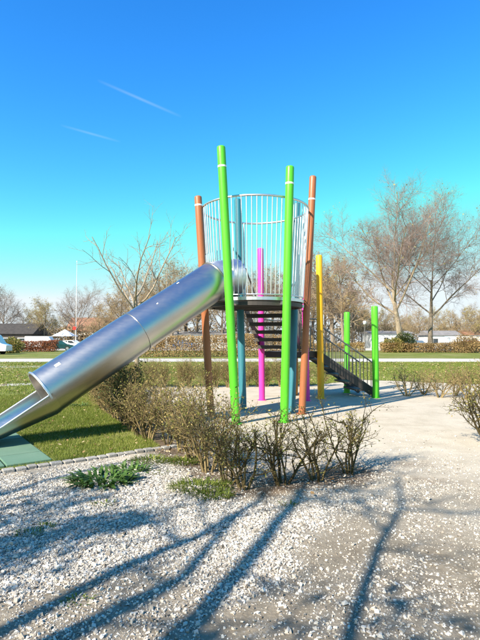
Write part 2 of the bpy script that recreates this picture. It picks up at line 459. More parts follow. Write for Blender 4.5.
def spaced(lo, hi, step, far, grow):
    a = list(np.arange(lo, hi + 1e-6, step)); s = step
    up = [a[-1]]
    while up[-1] < far: s *= grow; up.append(up[-1] + s)
    return a, up[1:]
mid, up = spaced(-7, 7, 0.09, 420, 1.16)
xs = np.array([-q for q in up[::-1]] + mid + up)
mid, up = spaced(1.2, 17, 0.09, 700, 1.16)
_, dn = spaced(-1.2, -1.2, 0.09, 60, 1.3)
ys = np.array([-q for q in dn[::-1]] + mid + up)
gx, gy = np.meshgrid(xs, ys)
sdL = gravel_density(gx, gy)
near = sstep(8, 6, gy) * sstep(0.15, 0.8, (gx - K0.x) * -N.x + (gy - K0.y) * -N.y) * sstep(6, 4, np.abs(gx))
gz = near * (fbm(gx, gy, 1.3) - 0.5) * 0.05 + near * (fbm(gx + 5, gy + 9, 0.25) - 0.5) * 0.012
hl = line_dist(gx, gy, HEDGE_LINE)
soil = sstep(0.55, 0.18, hl + (fbm(gx, gy, 0.4) - 0.5) * 0.4)
soil = np.maximum(soil, 0.75 * sstep(0.60, 0.72, fbm(gx + 21, gy + 3, 0.8)) * sstep(1.5, 0.4, np.abs(hl)) * sstep(8, 6.4, gy))
sand = sstep(3.0, 6.6, gy + 0.25 * (gx - 1.0) * (gx > 1) + (fbm(gx, gy, 1.0) - 0.5) * 2.6)
nx, ny = len(xs), len(ys)
idx = np.arange(nx * ny).reshape(ny, nx)
fc = np.stack([idx[:-1, :-1], idx[:-1, 1:], idx[1:, 1:], idx[1:, :-1]], -1).reshape(-1, 4)
me = np_mesh('ground', np.stack([gx, gy, gz], -1).reshape(-1, 3), fc, M['earth'], smooth=True)
for nm, arr in (('gravel', sdL), ('soil', soil), ('sand', sand)):
    a_ = me.attributes.new(nm, 'FLOAT', 'POINT'); a_.data.foreach_set('value', arr.astype(np.float32).ravel())
tag(link('ground', me), kind='structure', label='compacted sandy earth of the playground, pale and dusty')
def gheight(x, y):
    nr = sstep(8, 6, y) * sstep(0.15, 0.8, (x - K0.x) * -N.x + (y - K0.y) * -N.y) * sstep(6, 4, np.abs(x))
    return nr * (fbm(x, y, 1.3) - 0.5) * 0.05 + nr * (fbm(x + 5, y + 9, 0.25) - 0.5) * 0.012

rng = random.Random(3)
def ragged(poly, step, amp, z, fine_below=60):
    out = []
    n = len(poly)
    for i in range(n):
        a, b = Vector((poly[i][0], poly[i][1])), Vector((poly[(i + 1) % n][0], poly[(i + 1) % n][1]))
        L = (b - a).length; k = max(1, min(80, int(L / step)))
        for j in range(k):
            p = a.lerp(b, j / k); q = rng.uniform(-amp, amp)
            nn = Vector((-(b - a).y, (b - a).x)).normalized()
            out.append((p.x + nn.x * q, p.y + nn.y * q, z))
    return out
kA = K0 - U * 40 + N * 0.12; kB = K0 + U * 2.0 + N * 0.12
LAWN = [(kA.x, kA.y), (kB.x, kB.y), (-1.45, 7.35), (-2.05, 8.4), (-2.8, 9.9), (-3.5, 11.5), (-4.1, 15.2), (-3.9, 15.6), (2.4, 16.0), (4.6, 18.2), (8.0, 16.4), (14, 13.5), (60, 8.0), (60, 32.6), (-60, 32.6), (-60, 0)]
def sheet(name, poly, z, mat, step, amp, label):
    mb = MB(); pts = ragged(poly, step, amp, z); mb.add(pts, [tuple(range(len(pts)))])
    return tag(mb.build(name, mat), label=label, kind='structure')
sheet('lawn', LAWN, 0.010, M['lawn'], 0.25, 0.07, 'lawn around the playground, short and partly worn')
sheet('lawn', [(-90, 38.8), (90, 38.8), (140, 68), (-140, 68)], 0.010, M['lawn'], 1.0, 0.25, 'strip of lawn beyond the pale cross path')
sheet('path', [(-95, 32.2), (95, 32.2), (95, 39.4), (-95, 39.4)], 0.005, M['path'], 1.0, 0.02, 'pale gravel path crossing behind the playground')
sheet('trodden_path', [(-14, 14.2), (-9, 14.9), (-6.1, 16.4), (-6.3, 17.1), (-9, 15.9), (-14, 15.4)], 0.015, M['path'], 0.4, 0.12, 'bare trodden strip in the lawn')
sheet('trodden_path', [(-30, 24.5), (-16, 25.2), (-8.5, 26.5), (-8.8, 28.2), (-16, 27.3), (-30, 26.6)], 0.015, M['path'], 0.5, 0.18, 'wider bare strip worn into the lawn')
sheet('car_park', [(-140, 68.5), (140, 68.5), (140, 120), (-140, 120)], 0.007, M['path'], 2.0, 0.1, 'pale car park beyond the lawn')

# gravel chippings: real stones, far too many to count
rs = np.random.RandomState(11)
def scatter_stones():
    n = 420000
    x = rs.uniform(-3.9, 3.4, n); y = 1.8 + (8.0 - 1.8) * rs.rand(n) ** 1.2
    keep = (np.abs(x) < 0.55 * y + 0.55)
    beyond = (x - K0.x) * N.x + (y - K0.y) * N.y
    keep &= ~((beyond > -0.02) & (x < -0.9)) & (line_dist(x, y, HEDGE_LINE[:8]) > 0.05)
    x, y = x[keep], y[keep]
    d = gravel_density(x, y) * sstep(8.0, 5.6, y) + 0.012
    keep = rs.rand(len(x)) < d
    grit = ~keep & (rs.rand(len(x)) < 0.13 * sstep(7.6, 4.5, y) * (0.25 + 1.5 * sstep(0.4, 0.65, fbm(x + 2, y + 8, 0.35))))
    xg, yg = x[grit], y[grit]; x, y = np.concatenate([x[keep], xg]), np.concatenate([y[keep], yg])
    n = len(x)
    sz = np.clip(np.exp(rs.normal(math.log(0.0054), 0.38, n)), 0.003, 0.016)
    sz[n - len(xg):] *= 0.52
    sc = sz[:, None] * rs.uniform(0.55, 1.4, (n, 3)); sc[:, 2] *= 0.62
    base = np.array([[a, b, c] for c in (-1, 1) for b in (-1, 1) for a in (-1, 1)], float)
    v = base[None] * (0.55 + 0.6 * rs.rand(n, 8, 1)) + rs.uniform(-0.38, 0.38, (n, 8, 3))
    v[:, 4:, :2] *= rs.uniform(0.5, 0.95, (n, 1, 1))
    v = v * sc[:, None, :]
    a, b = rs.uniform(0, 6.283, n), rs.normal(0, 0.45, n)
    cb, sb = np.cos(b)[:, None], np.sin(b)[:, None]
    v = np.stack([v[..., 0], v[..., 1] * cb - v[..., 2] * sb, v[..., 1] * sb + v[..., 2] * cb], -1)
    ca, sa = np.cos(a)[:, None], np.sin(a)[:, None]
    v = np.stack([v[..., 0] * ca - v[..., 1] * sa, v[..., 0] * sa + v[..., 1] * ca, v[..., 2]], -1)
    z = gheight(x, y) + sz * rs.uniform(0.15, 0.6, n)
    v += np.stack([x, y, z], -1)[:, None]
    f = np.array([(4, 5, 7, 6), (0, 1, 5, 4), (2, 6, 7, 3), (0, 4, 6, 2), (1, 3, 7, 5)])
    faces = (np.arange(n)[:, None, None] * 8 + f[None]).reshape(-1, 4)
    tint = np.repeat(np.clip(rs.beta(1.9, 1.4, n), 0, 1), 8)
    return np_mesh('gravel', v.reshape(-1, 3), faces, M['chip'], tint)
tag(link('gravel', scatter_stones()), 'loose white limestone chippings scattered over the foreground earth', 'gravel', kind='stuff')

# grass blades
MATC = K0 + U * 0.62 + N * 0.17            # near right corner of the rubber mat
def on_mat(x, y):
    a = (x - MATC.x) * U.x + (y - MATC.y) * U.y; b = (x - MATC.x) * N.x + (y - MATC.y) * N.y
    return (a < 0.02) & (a > -3.3) & (b > -0.05) & (b < 3.25)
def blades(name, x, y, h, w, label):
    n = len(x)
    a = rs.uniform(0, 6.283, n); ln = rs.uniform(0.15, 0.9, n) * h; b = rs.uniform(0, 6.283, n)
    p = np.stack([x, y, np.full(n, 0.008)], -1)
    ux = np.stack([np.cos(a), np.sin(a), np.zeros(n)], -1) * w[:, None] / 2
    tip = p + np.stack([np.cos(b) * ln, np.sin(b) * ln, h], -1)
    v = np.stack([p - ux, p + ux, tip], 1).reshape(-1, 3)
    tint = np.clip(0.5 * fbm(x, y, 1.4) + rs.uniform(0, 0.45, n) + 0.45 * (rs.rand(n) < 0.12), 0, 1)
    me = np_mesh(name, v, np.arange(3 * n).reshape(-1, 3), M['blade'], np.repeat(tint, 3))
    return tag(link(name, me), label, 'grass', kind='stuff')
def lawn_pts(n, x0, x1, y0, y1):
    x = rs.uniform(x0, x1, n); y = rs.uniform(y0, y1, n)
    k = (poly_sd(x, y, LAWN) > -0.05) & ~on_mat(x, y) & (np.abs(x) < 0.6 * y + 1.5)
    k &= fbm(x + 3, y, 1.6) < 0.60 + 0.2 * rs.rand(n)
    return x[k], y[k]
x, y = lawn_pts(330000, -7.5, -0.6, 5.6, 13.0)
blades('grass', x, y, rs.uniform(0.018, 0.06, len(x)), rs.uniform(0.004, 0.009, len(x)), 'short green grass growing beside the rubber mat')
x, y = lawn_pts(230000, -22, 21, 12.5, 33.0)
blades('grass', x, y, rs.uniform(0.03, 0.075, len(x)), rs.uniform(0.012, 0.03, len(x)), 'short spring grass over the lawn behind the tower')

def flakes(name, x, y, z, size, mat, label, cat, flat=0.35):
    n = len(x)
    nrm = np.stack([rs.normal(0, flat, n), rs.normal(0, flat, n), np.ones(n)], -1)
    nrm /= np.linalg.norm(nrm, axis=1)[:, None]
    t = np.stack([rs.normal(size=n), rs.normal(size=n), np.zeros(n)], -1)
    t -= nrm * (t * nrm).sum(1)[:, None]; t /= np.linalg.norm(t, axis=1)[:, None]
    b = np.cross(nrm, t); p = np.stack([x, y, z], -1); s = size[:, None]
    v = np.stack([p - t * s, p + b * s * 0.55, p + t * s, p - b * s * 0.55], 1).reshape(-1, 3)
    me = np_mesh(name, v, np.arange(4 * n).reshape(-1, 4), mat, np.repeat(rs.rand(n), 4))
    return tag(link(name, me), label, cat, kind='stuff')
x, y = lawn_pts(5200, -20, 20, 12.5, 32.5)
flakes('fallen_leaves', x, y, np.full(len(x), 0.05), rs.uniform(0.03, 0.075, len(x)), M['litter'], 'dry fallen leaves strewn over the far lawn', 'leaves')
x, y = lawn_pts(900, -7, -0.8, 6.0, 12.5)
x2 = rs.uniform(-1.2, 1.3, 240); y2 = rs.uniform(4.6, 7.0, 240); k = line_dist(x2, y2, HEDGE_LINE) < 0.5
x, y = np.concatenate([x, x2[k]]), np.concatenate([y, y2[k]])
flakes('fallen_leaves', x, y, np.full(len(x), 0.045), rs.uniform(0.012, 0.034, len(x)), M['litter'], 'dry leaves lying under the hedge and on the grass by the mat', 'leaves')

# rubber safety mat, tile by tile, and the row of granite setts that edges it
mat_root = empty('safety_mat', MATC)
tag(mat_root, 'green rubber fall protection mat under the slide exit', 'mat')
TS = 0.53
for i in range(6):
    for j in range(6):
        mb = MB(); c = -U * (TS * (i + 0.5)) + N * (TS * (j + 0.5))
        mb.box(c + Vector((0, 0, 0.018)), TS - 0.022, TS - 0.022, 0.036, (U, N, Vector((0, 0, 1))))
        mb.build('rubber_tile', M['rubber'], mat_root, bevel=0.008)
kerb = empty('kerb', K0)
tag(kerb, 'row of small granite setts edging the mat and the grass', 'kerb')
s = -2.2
while s < 2.15:
    L = rng.uniform(0.105, 0.155); mb = MB()
    c = U * (s + L / 2) + N * rng.uniform(-0.008, 0.012) + Vector((0, 0, rng.uniform(0.004, 0.016)))
    a = rng.uniform(-0.06, 0.06); u2 = (U + N * a).normalized(); n2 = Vector((-u2.y, u2.x, 0))
    mb.box(c, L - 0.014, 0.10, 0.05, (u2, n2, Vector((rng.uniform(-.05, .05), rng.uniform(-.05, .05), 1)).normalized()))
    mb.build('sett', M['sett'], kerb, bevel=0.010); s += L

# ------------------------------------------------------------------ play tower
TC = Vector((0.31, 9.78, 0))
tower = empty('play_tower', TC)
tag(tower, 'playground tower on leaning coloured posts with round barred cage, steel tube slide and stairs', 'play tower')
def part(mb, name, mat, parent=tower, bevel=0.0): return mb.build(name, mat, parent, TC, bevel)

def post(base, top, mat, r=0.077, label=None, band=None):
    base, top = Vector(base), Vector(top); ax = (top - base).normalized()
    mb = MB(); L = (top - base).length
    pts = [base - ax * 0.05, base + ax * 0.02] + [base + ax * L * k / 8 for k in range(1, 8)] + [top - ax * 0.035, top - ax * 0.015, top - ax * 0.003]
    rr = [r] * (len(pts) - 3) + [r, r * 0.93, r * 0.70]
    mb.tube(pts, rr, 20)
    o = part(mb, 'post', mat)
    if label: o['label'] = label
    if band:
        mb = MB(); p = base + ax * band; mb.tube([p - ax * 0.016, p + ax * 0.016], r + 0.003, 20)
        part(mb, 'white_band', M['white'], o)
    mb = MB(); mb.tube([base - ax * 0.02, base + ax * 0.012], r + 0.035, 16); part(mb, 'foot_plate', mat, o)
    return o
def pt(px, py, d): return at(px, py, d)
def gpt(px, d): v = pix_dir(px, 400); return Vector((v.x / v.y * d, d, 0))
post(gpt(236, 8.67), pt(221, 146, 8.48), M['green'], label='bright green post beside the slide', band=4.62)
post(gpt(284, 8.85), pt(290, 166, 8.72), M['green'], label='bright green post at the front of the cage', band=4.38)
post(gpt(301.8, 9.82), pt(313, 176, 9.85), M['brown'], r=0.072, label='tall rust brown post right of the cage', band=4.42)
post(gpt(211, 9.56), pt(198, 196, 9.5), M['brown'], r=0.074, label='rust brown post behind the slide', band=4.2)
post(gpt(243, 10.45), pt(237.5, 199, 10.85), M['teal'], r=0.08, label='teal post at the back of the cage')
post(gpt(291.5, 10.1), pt(297, 203, 10.6), M['teal'], r=0.08, label='teal post at the back right of the cage')
post(gpt(262, 12.05), pt(260.5, 248, 12.0), M['pink'], r=0.075, label='pink post at the left of the landing')
post(gpt(307, 11.95), pt(303.6, 257, 11.9), M['pink'], r=0.075, label='pink post at the right of the upper flight')
post(gpt(295, 13.15), pt(295, 306, 13.2), M['orange'], r=0.08, label='orange post under the landing')
post(gpt(321, 12.4), pt(319, 255, 12.35), M['yellow'], r=0.085, label='yellow post at the head of the lower flight')
post(gpt(376, 12.55), pt(374.5, 306, 12.5), M['green'], r=0.085, label='green post at the foot of the stairs, near side')
post(gpt(347, 13.75), pt(347, 312, 13.75), M['green'], r=0.085, label='green post at the foot of the stairs, far side')

# deck
DZ, RB, RT, CZ = 2.27, 0.965, 1.085, 4.16
mb = MB(); mb.prism([(TC.x + (RB - 0.004) * math.cos(2 * math.pi * k / 48), TC.y + (RB - 0.004) * math.sin(2 * math.pi * k / 48)) for k in range(48)], DZ - 0.035, DZ)
deck = part(mb, 'platform', M['deck'])
mb = MB(); mb.band((TC.x, TC.y), RB, RB + 0.02, DZ - 0.03, DZ + 0.03); part(mb, 'rim', M['galv'], deck)
mb = MB(); mb.band((TC.x, TC.y), RB - 0.075, RB - 0.006, DZ - 0.125, DZ - 0.05); part(mb, 'frame_ring', M['dark'], deck)
for k, (a, off) in enumerate(((0.3, -0.45), (0.3, 0.0), (0.3, 0.45))):
    d = Vector((math.cos(a), math.sin(a), 0)); p = Vector((-d.y, d.x, 0)); mb = MB()
    hl_ = math.sqrt((RB - 0.1) ** 2 - off ** 2)
    mb.box(TC + p * off + Vector((0, 0, DZ - 0.085)), 2 * hl_, 0.06, 0.08, (d, p, Vector((0, 0, 1)))); part(mb, 'beam', M['dark'], deck)
# brackets tie each ring post to the deck
for (px, d, z) in ((230.5, 8.6, DZ), (286.6, 8.8, DZ), (307, 9.83, DZ), (204.7, 9.53, DZ), (241, 10.6, DZ), (294, 10.4, DZ)):
    p = gpt(px, d) + Vector((0, 0, z - 0.08)); q = Vector((TC.x, TC.y, z - 0.08)); dr = (p - q).normalized()
    mb = MB(); a = q + dr * (RB - 0.05)
    mb.box((a + p) / 2, (p - a).length, 0.05, 0.06, (dr, Vector((-dr.y, dr.x, 0)), Vector((0, 0, 1)))); part(mb, 'bracket', M['galv'], deck)

# cage
mb = MB(); mb.ring((TC.x, TC.y, CZ), RT, 0.021, 96, 10); cage = part(mb, 'safety_cage', M['galv'])
cage['label'] = 'round flared cage of upright silver bars'
SL_AZ = math.atan2(-0.584, -0.81)                   # bearing of the slide
ST_AZ = math.atan2(0.957, 0.29)                    # bearing of the stairs
def adiff(a, b): return abs((a - b + math.pi) % (2 * math.pi) - math.pi)
mb = MB(); mb.ring((TC.x, TC.y, DZ + 0.075), RB + 0.006, 0.013, 80, 8, ST_AZ + 0.52, SL_AZ + 2 * math.pi - 0.42 if SL_AZ < ST_AZ else SL_AZ - 0.42)
part(mb, 'bottom_rail', M['galv'], cage)
mb = MB(); mb.ring((TC.x, TC.y, DZ + 0.075), RB + 0.006, 0.013, 80, 8, SL_AZ + 0.42, ST_AZ - 0.52); part(mb, 'bottom_rail', M['galv'], cage)
def bar_mesh(z0):
    b = MB(); f = lambda z: RB + 0.006 + (RT - RB - 0.006) * (z - DZ - 0.075) / (CZ - DZ - 0.075)
    b.tube([(f(z0), 0, z0), (f(CZ), 0, CZ)], 0.0105, 8, cap=False)
    return b.mesh('cage_bar', M['galv'])
bar_full, bar_short = bar_mesh(DZ + 0.075), bar_mesh(DZ + 0.93)
NB = 70
for k in range(NB):
    a = -math.pi + 2 * math.pi * (k + 0.5) / NB
    if adiff(a, ST_AZ) < 0.50: continue
    link('cage_bar', bar_short if adiff(a, SL_AZ) < 0.42 else bar_full, cage, (0, 0, 0), a)
for side in (-1, 1):                                # stair gate jambs
    a = ST_AZ + side * 0.5
    mb = MB(); mb.tube([TC + Vector((RB * math.cos(a), RB * math.sin(a), DZ)), TC + Vector((RT * math.cos(a), RT * math.sin(a), CZ))], 0.02, 8); part(mb, 'gate_jamb', M['galv'], cage)

# slide: tube in two lengths, mouth rim, open run-out
SD = Vector((-0.81, -0.584, 0)).normalized(); SP = Vector((-SD.y, SD.x, 0))
A0 = Vector((-0.36, 9.12, 2.72)); A1 = Vector((-2.955, 7.245, 0.69)); TR = 0.362
AX = (A1 - A0).normalized(); UP = SP.cross(AX); UP = UP if UP.z > 0 else -UP
slide = empty('tube_slide', (0, 0, 0), tower); slide['label'] = 'stainless steel tube slide with open run-out'
def tube_shell(path, r_list, name, mat, thick=0.006, n=48, arc=None, ups=None, dep=None):
    """a shell swept along path; arc=(a0,a1) leaves it open; angle measured from UP"""
    mb = MB(); vs, fs = [], []
    a0, a1 = arc if arc else (0, 2 * math.pi); k = n + (1 if arc else 0)
    for i, p in enumerate(path):
        up = ups[i] if ups else UP
        for t in (0, thick):
            for j in range(k):
                a = a0 + (a1 - a0) * j / n; rr = r_list[i] - t
                vs.append(p + (up * math.cos(a) * (dep[i] if dep else 1.0) + SP * math.sin(a)) * rr)
    for i in range(len(path) - 1):
        for s_ in (0, 1):
            for j in range(n):
                j2 = (j + 1) % k
                a = (i * 2 + s_) * k; b = ((i + 1) * 2 + s_) * k
                q = (a + j, a + j2, b + j2, b + j); fs.append(q if s_ == 0 else q[::-1])
    for i in (0, len(path) - 1):
        a, b = (i * 2) * k, (i * 2 + 1) * k
        for j in range(n):
            j2 = (j + 1) % k; fs.append((a + j, a + j2, b + j2, b + j))
    mb.add(vs, fs, True)
    o = part(mb, name, mat, slide)
    m_ = o.modifiers.new('edges', 'EDGE_SPLIT'); m_.split_angle = R(50)
    return o
LEN = (A1 - A0).length
seg = lambda a, b, k: [A0 + AX * (a + (b - a) * i / k) for i in range(k + 1)]
JO = 0.535 * LEN
def flange(t, name, r, w, mat='steel', a0=0.0, a1=2 * math.pi):
    mb = MB(); vs, fs = [], []; n = 48
    prof = ((TR - 0.002, -w / 2), (r, -w / 2), (r, w / 2), (TR - 0.002, w / 2))
    for j in range(n):
        a = a0 + (a1 - a0) * j / (n if a1 > 6 else n - 1); dr = UP * math.cos(a) + SP * math.sin(a)
        for (q, o_) in prof: vs.append(A0 + AX * (t + o_) + dr * q)
    for j in range(n if a1 > 6 else n - 1):
        for c in range(4):
            fs.append((j * 4 + c, ((j + 1) % n) * 4 + c, ((j + 1) % n) * 4 + (c + 1) % 4, j * 4 + (c + 1) % 4))
    mb.add(vs, fs); return part(mb, name, M[mat], slide)
tube_shell(seg(0.17, JO, 6), [TR] * 7, 'tube_section', M['steel'])
tube_shell(seg(JO + 0.004, LEN, 6), [TR + 0.002] * 7, 'tube_section', M['steel'])
flange(JO, 'joint_flange', TR + 0.012, 0.014); flange(LEN - 0.012, 'mouth_rim', TR + 0.026, 0.026, 'galv', R(-97), R(97))
flange(0.18, 'entry_rim', TR + 0.014, 0.018)
A0S = A0 + AX * 0.165
# flared entry shroud between tube and deck
mb = MB(); vs, fs = [], []; n = 40
EN = A0 + Vector((0.25, 0.22, -0.02))
for i in range(5):
    t = i / 4; c = A0S.lerp(EN, t)
    for j in range(n):
        a = 2 * math.pi * j / n; z_ = (UP.lerp(Vector((0, 0, 1)), t)).normalized()
        vs.append(c + (z_ * math.cos(a) * (1 + 0.06 * t) + SP * math.sin(a) * (1 + 0.10 * t)) * TR)
for i in range(4):
    for j in range(n): fs.append((i * n + j, i * n + (j + 1) % n, (i + 1) * n + (j + 1) % n, (i + 1) * n + j))
mb.add(vs, fs, True); part(mb, 'entry_shroud', M['galv'], slide)
# run-out: lower half shell, slope easing to level
path, ups = [], []
p = A1 - AX * 0.06; el = math.asin(-AX.z); ang = el
for i in range(26):
    dirv = SD * math.cos(ang) - Vector((0, 0, 1)) * math.sin(ang)
    path.append(p.copy()); ups.append((SP.cross(dirv) if SP.cross(dirv).z > 0 else -SP.cross(dirv)).normalized())
    p = p + dirv * 0.07
    if i > 9: ang = max(R(3), ang - R(4.5))
rl = [TR + 0.010] * 26; dep = [1.0 - 0.52 * min(1.0, max(0.0, (i - 1) / 12)) for i in range(26)]
tube_shell(path, rl, 'run_out_trough', M['steel_in'], 0.006, 28, (R(88), R(272)), ups, dep)
for s_ in (1, -1):                                   # rolled edges and side panels of the run-out
    mb = MB(); a = R(88) if s_ > 0 else R(272)
    mb.tube([q + (u_ * math.cos(a) + SP * math.sin(a)) * (TR + 0.010) for q, u_ in zip(path[1:], ups[1:])], 0.016, 8); part(mb, 'rolled_edge', M['galv'], slide)
mb = MB(); e = path[-4]; mb.tube([Vector((e.x, e.y, 0.02)), Vector((e.x, e.y, e.z - TR * 0.48 + 0.01))], 0.04, 12); part(mb, 'support_foot', M['galv'], slide)
# small worn stickers / plates on the tube
for (t, a, w, h) in ((LEN - 0.36, 0.62, 0.085, 0.055), (0.95, 0.30, 0.05, 0.025), (1.55, 0.75, 0.03, 0.018)):
    mb = MB(); pz = []
    for (da, dt) in ((-1, -1), (1, -1), (1, 1), (-1, 1)):
        aa = a + da * h / TR / 2; pz.append(A0 + AX * (t + dt * w / 2) + (UP * math.cos(aa) - SP * math.sin(-aa) * 1) * (TR + 0.005))
    mb.add(pz, [(0, 1, 2, 3)]); part(mb, 'worn_sticker', M['white'], slide)

# stairs: two flights and a landing between them
LZ = 1.19
Z1 = Vector((0, 0, 1))
r1 = Vector((0.29, 0.957, 0)).normalized(); p1 = Vector((r1.y, -r1.x, 0))
S1 = TC + r1 * (RB + 0.03); E1 = S1 + r1 * 1.5
upper = empty('upper_stair', (0, 0, 0), tower); lower = empty('lower_stair', (0, 0, 0), tower); landing = None
def plank(mb, a, b, h, t):
    """upright plate from a to b, h high, t thick"""
    d = (b - a); L = d.length; d.normalize(); s_ = Vector((-d.y, d.x, 0)).normalized(); u_ = s_.cross(d); u_ = u_ if u_.z > 0 else -u_
    mb.box((a + b) / 2, L, t, h, (d, s_, u_))
def flight(root, start, dirv, side, width, z_top, z_bot, n, run, rail_h, tt_=0.045, bars=(-1, 1)):
    rise = (z_top - z_bot) / n; go = run / n
    for k in range(1, n):
        mb = MB(); c = start + dirv * (go * (k - 0.42)) + Z1 * (z_top - rise * k - 0.018)
        mb.box(c - Z1 * (tt_ / 2 - 0.018), width - 0.02, go * 1.02, tt_, (side, dirv, Z1)); part(mb, 'tread', M['dark'], root)
    for s_ in (-1, 1):
        a = start + side * (s_ * width / 2) + Z1 * (z_top - 0.07); b = start + dirv * run + side * (s_ * width / 2) + Z1 * (z_bot + 0.06)
        mb = MB(); plank(mb, a, b, 0.19, 0.024); part(mb, 'stringer', M['dark'], root)
        ra, rb = a + Z1 * rail_h, b + Z1 * rail_h
        mb = MB(); mb.tube([ra, rb], 0.019, 8); part(mb, 'handrail', M['rail'], root)
        la, lb = a + Z1 * 0.13, b + Z1 * 0.13
        mb = MB(); mb.tube([la, lb], 0.012, 6); part(mb, 'lower_rail', M['rail'], root)
        if s_ not in bars: continue
        nb = max(9, int(run / 0.105))
        for k in range(nb + 1):
            t = k / nb; mb = MB(); mb.tube([la.lerp(lb, t), ra.lerp(rb, t)], 0.0105 if 0 < k < nb else 0.018, 6, cap=False)
            part(mb, 'baluster', M['rail'], root)
flight(upper, S1, r1, p1, 0.98, DZ, LZ, 6, 1.5, 0.92, 0.085, (1,))
q2 = Vector((0.985, 0.17, 0)).normalized(); w2 = Vector((-q2.y, q2.x, 0))
Y0 = Vector((2.02, 12.52, 0))
LW = 0.94
flight(lower, Y0 + w2 * (LW / 2), q2, -w2, LW, LZ, 0.0, 6, 1.58, 0.80)
quad = [E1 - p1 * 0.50, E1 + p1 * 0.52, Y0 + Vector((-0.02, -0.02, 0)), Y0 + w2 * LW, E1 - p1 * 0.46 + r1 * 1.12]
mb = MB(); mb.prism([(p_.x, p_.y) for p_ in quad], LZ - 0.04, LZ); landing = part(mb, 'landing', M['deck'])
for i, (a, b) in enumerate(zip(quad, quad[1:] + quad[:1])):
    mb = MB(); plank(mb, a + Z1 * (LZ - 0.06), b + Z1 * (LZ - 0.06), 0.15, 0.025); part(mb, 'edge_beam', M['dark'], landing)
    if i in (1, 3, 4):
        mb = MB(); mb.tube([a + Z1 * (LZ + 0.85), b + Z1 * (LZ + 0.85)], 0.019, 8); part(mb, 'handrail', M['rail'], landing)
        mb = MB(); mb.tube([a + Z1 * (LZ + 0.08), b + Z1 * (LZ + 0.08)], 0.012, 6); part(mb, 'lower_rail', M['rail'], landing)
        nb = max(3, int((b - a).length / 0.125))
        for k in range(nb + 1):
            c = a.lerp(b, k / nb); mb = MB(); mb.tube([c + Z1 * (LZ + 0.08), c + Z1 * (LZ + 0.85)], 0.0085, 6, cap=False); part(mb, 'baluster', M['rail'], landing)
#PART3
# ------------------------------------------------------------------ branching growth
class Growth:
    """bare branches grown by recursion; tubes kept by level"""
    def __init__(self, seed): self.r = random.Random(seed); self.t = {}; self.tips = []
    def branch(self, p, d, L, rad, lv, spec):
        r = self.r; q = spec[lv]; ns = q['seg']
        pts = [p]; rr = [rad]; d = d.normalized()
        for i in range(ns):
            w = q['wig']
            d = Vector((d.x + r.uniform(-w, w), d.y + r.uniform(-w, w), d.z + r.uniform(-w, w) + q['up'])).normalized()
            p = p + d * (L / ns); pts.append(p); rr.append(rad * (1 - (1 - q['tip']) * (i + 1) / ns))
        self.t.setdefault(lv, []).append((pts, rr))
        if lv + 1 >= len(spec):
            self.tips.append((pts[-1], d)); self.tips.append((pts[len(pts) // 2], d)); return
        c = spec[lv + 1]; n = q['n']; n = max(1, int(n * r.uniform(0.75, 1.3) + 0.5)); ph = r.uniform(0, 6.28)
        for j in range(n):
            t = q['start'] + (1 - q['start']) * (j + r.uniform(0.1, 0.9)) / n
            f = t * ns; i = min(int(f), ns - 1); f -= i
            bp = pts[i].lerp(pts[i + 1], f); br = rr[i] * (1 - f) + rr[i + 1] * f
            ax = (pts[i + 1] - pts[i]).normalized()
            ref = Vector((0, 0, 1)) if abs(ax.z) < 0.9 else Vector((1, 0, 0))
            u = ax.cross(ref).normalized(); v = ax.cross(u)
            ph += 2.4 + r.uniform(-0.5, 0.5); an = R(c['ang']) * r.uniform(0.7, 1.3)
            cd_ = ax * math.cos(an) + (u * math.cos(ph) + v * math.sin(ph)) * math.sin(an)
            cl = L * c['len'] * r.uniform(0.7, 1.25) * (1.15 - c.get('fall', 0.5) * t)
            self.branch(bp, cd_, cl, min(br * 0.8, max(c['rmin'], br * c['rad'])), lv + 1, spec)
    def arrays(self, levels, sides):
        V, F = [], []; off = 0
        groups = {}
        for lv in levels:
            for pts, rr in self.t.get(lv, []):
                if lv == 5: pts, rr = pts[::2], rr[::2]
                groups.setdefault((len(pts), sides[lv]), []).append((pts, rr))
        for (k, n), lst in groups.items():
            P = np.array([[tuple(q) for q in a] for a, _ in lst]); RR = np.array([b for _, b in lst])
            T = P[:, -1] - P[:, 0]; T /= np.linalg.norm(T, axis=1)[:, None] + 1e-9
            ref = np.where(np.abs(T[:, 2:3]) < 0.9, np.array([[0, 0, 1.0]]), np.array([[1.0, 0, 0]]))
            u = np.cross(T, ref); u /= np.linalg.norm(u, axis=1)[:, None]; w = np.cross(T, u)
            a = 2 * np.pi * np.arange(n) / n
            dr = u[:, None] * np.cos(a)[None, :, None] + w[:, None] * np.sin(a)[None, :, None]
            v = P[:, :, None, :] + dr[:, None] * RR[:, :, None, None]
            m_ = len(lst); base = off + np.arange(m_)[:, None, None] * (k * n) + np.arange(k - 1)[None, :, None] * n
            j = np.arange(n)[None, None, :]; j2 = (np.arange(n) + 1)[None, None, :] % n
            f = np.stack([base + j, base + j2, base + j2 + n, base + j + n], -1).reshape(-1, 4)
            V.append(v.reshape(-1, 3)); F.append(f); off += m_ * k * n
        return np.concatenate(V), np.concatenate(F)
    def mesh(self, name, levels, sides, mat):
        v, f = self.arrays(levels, sides); return np_mesh(name, v, f, mat, smooth=True)

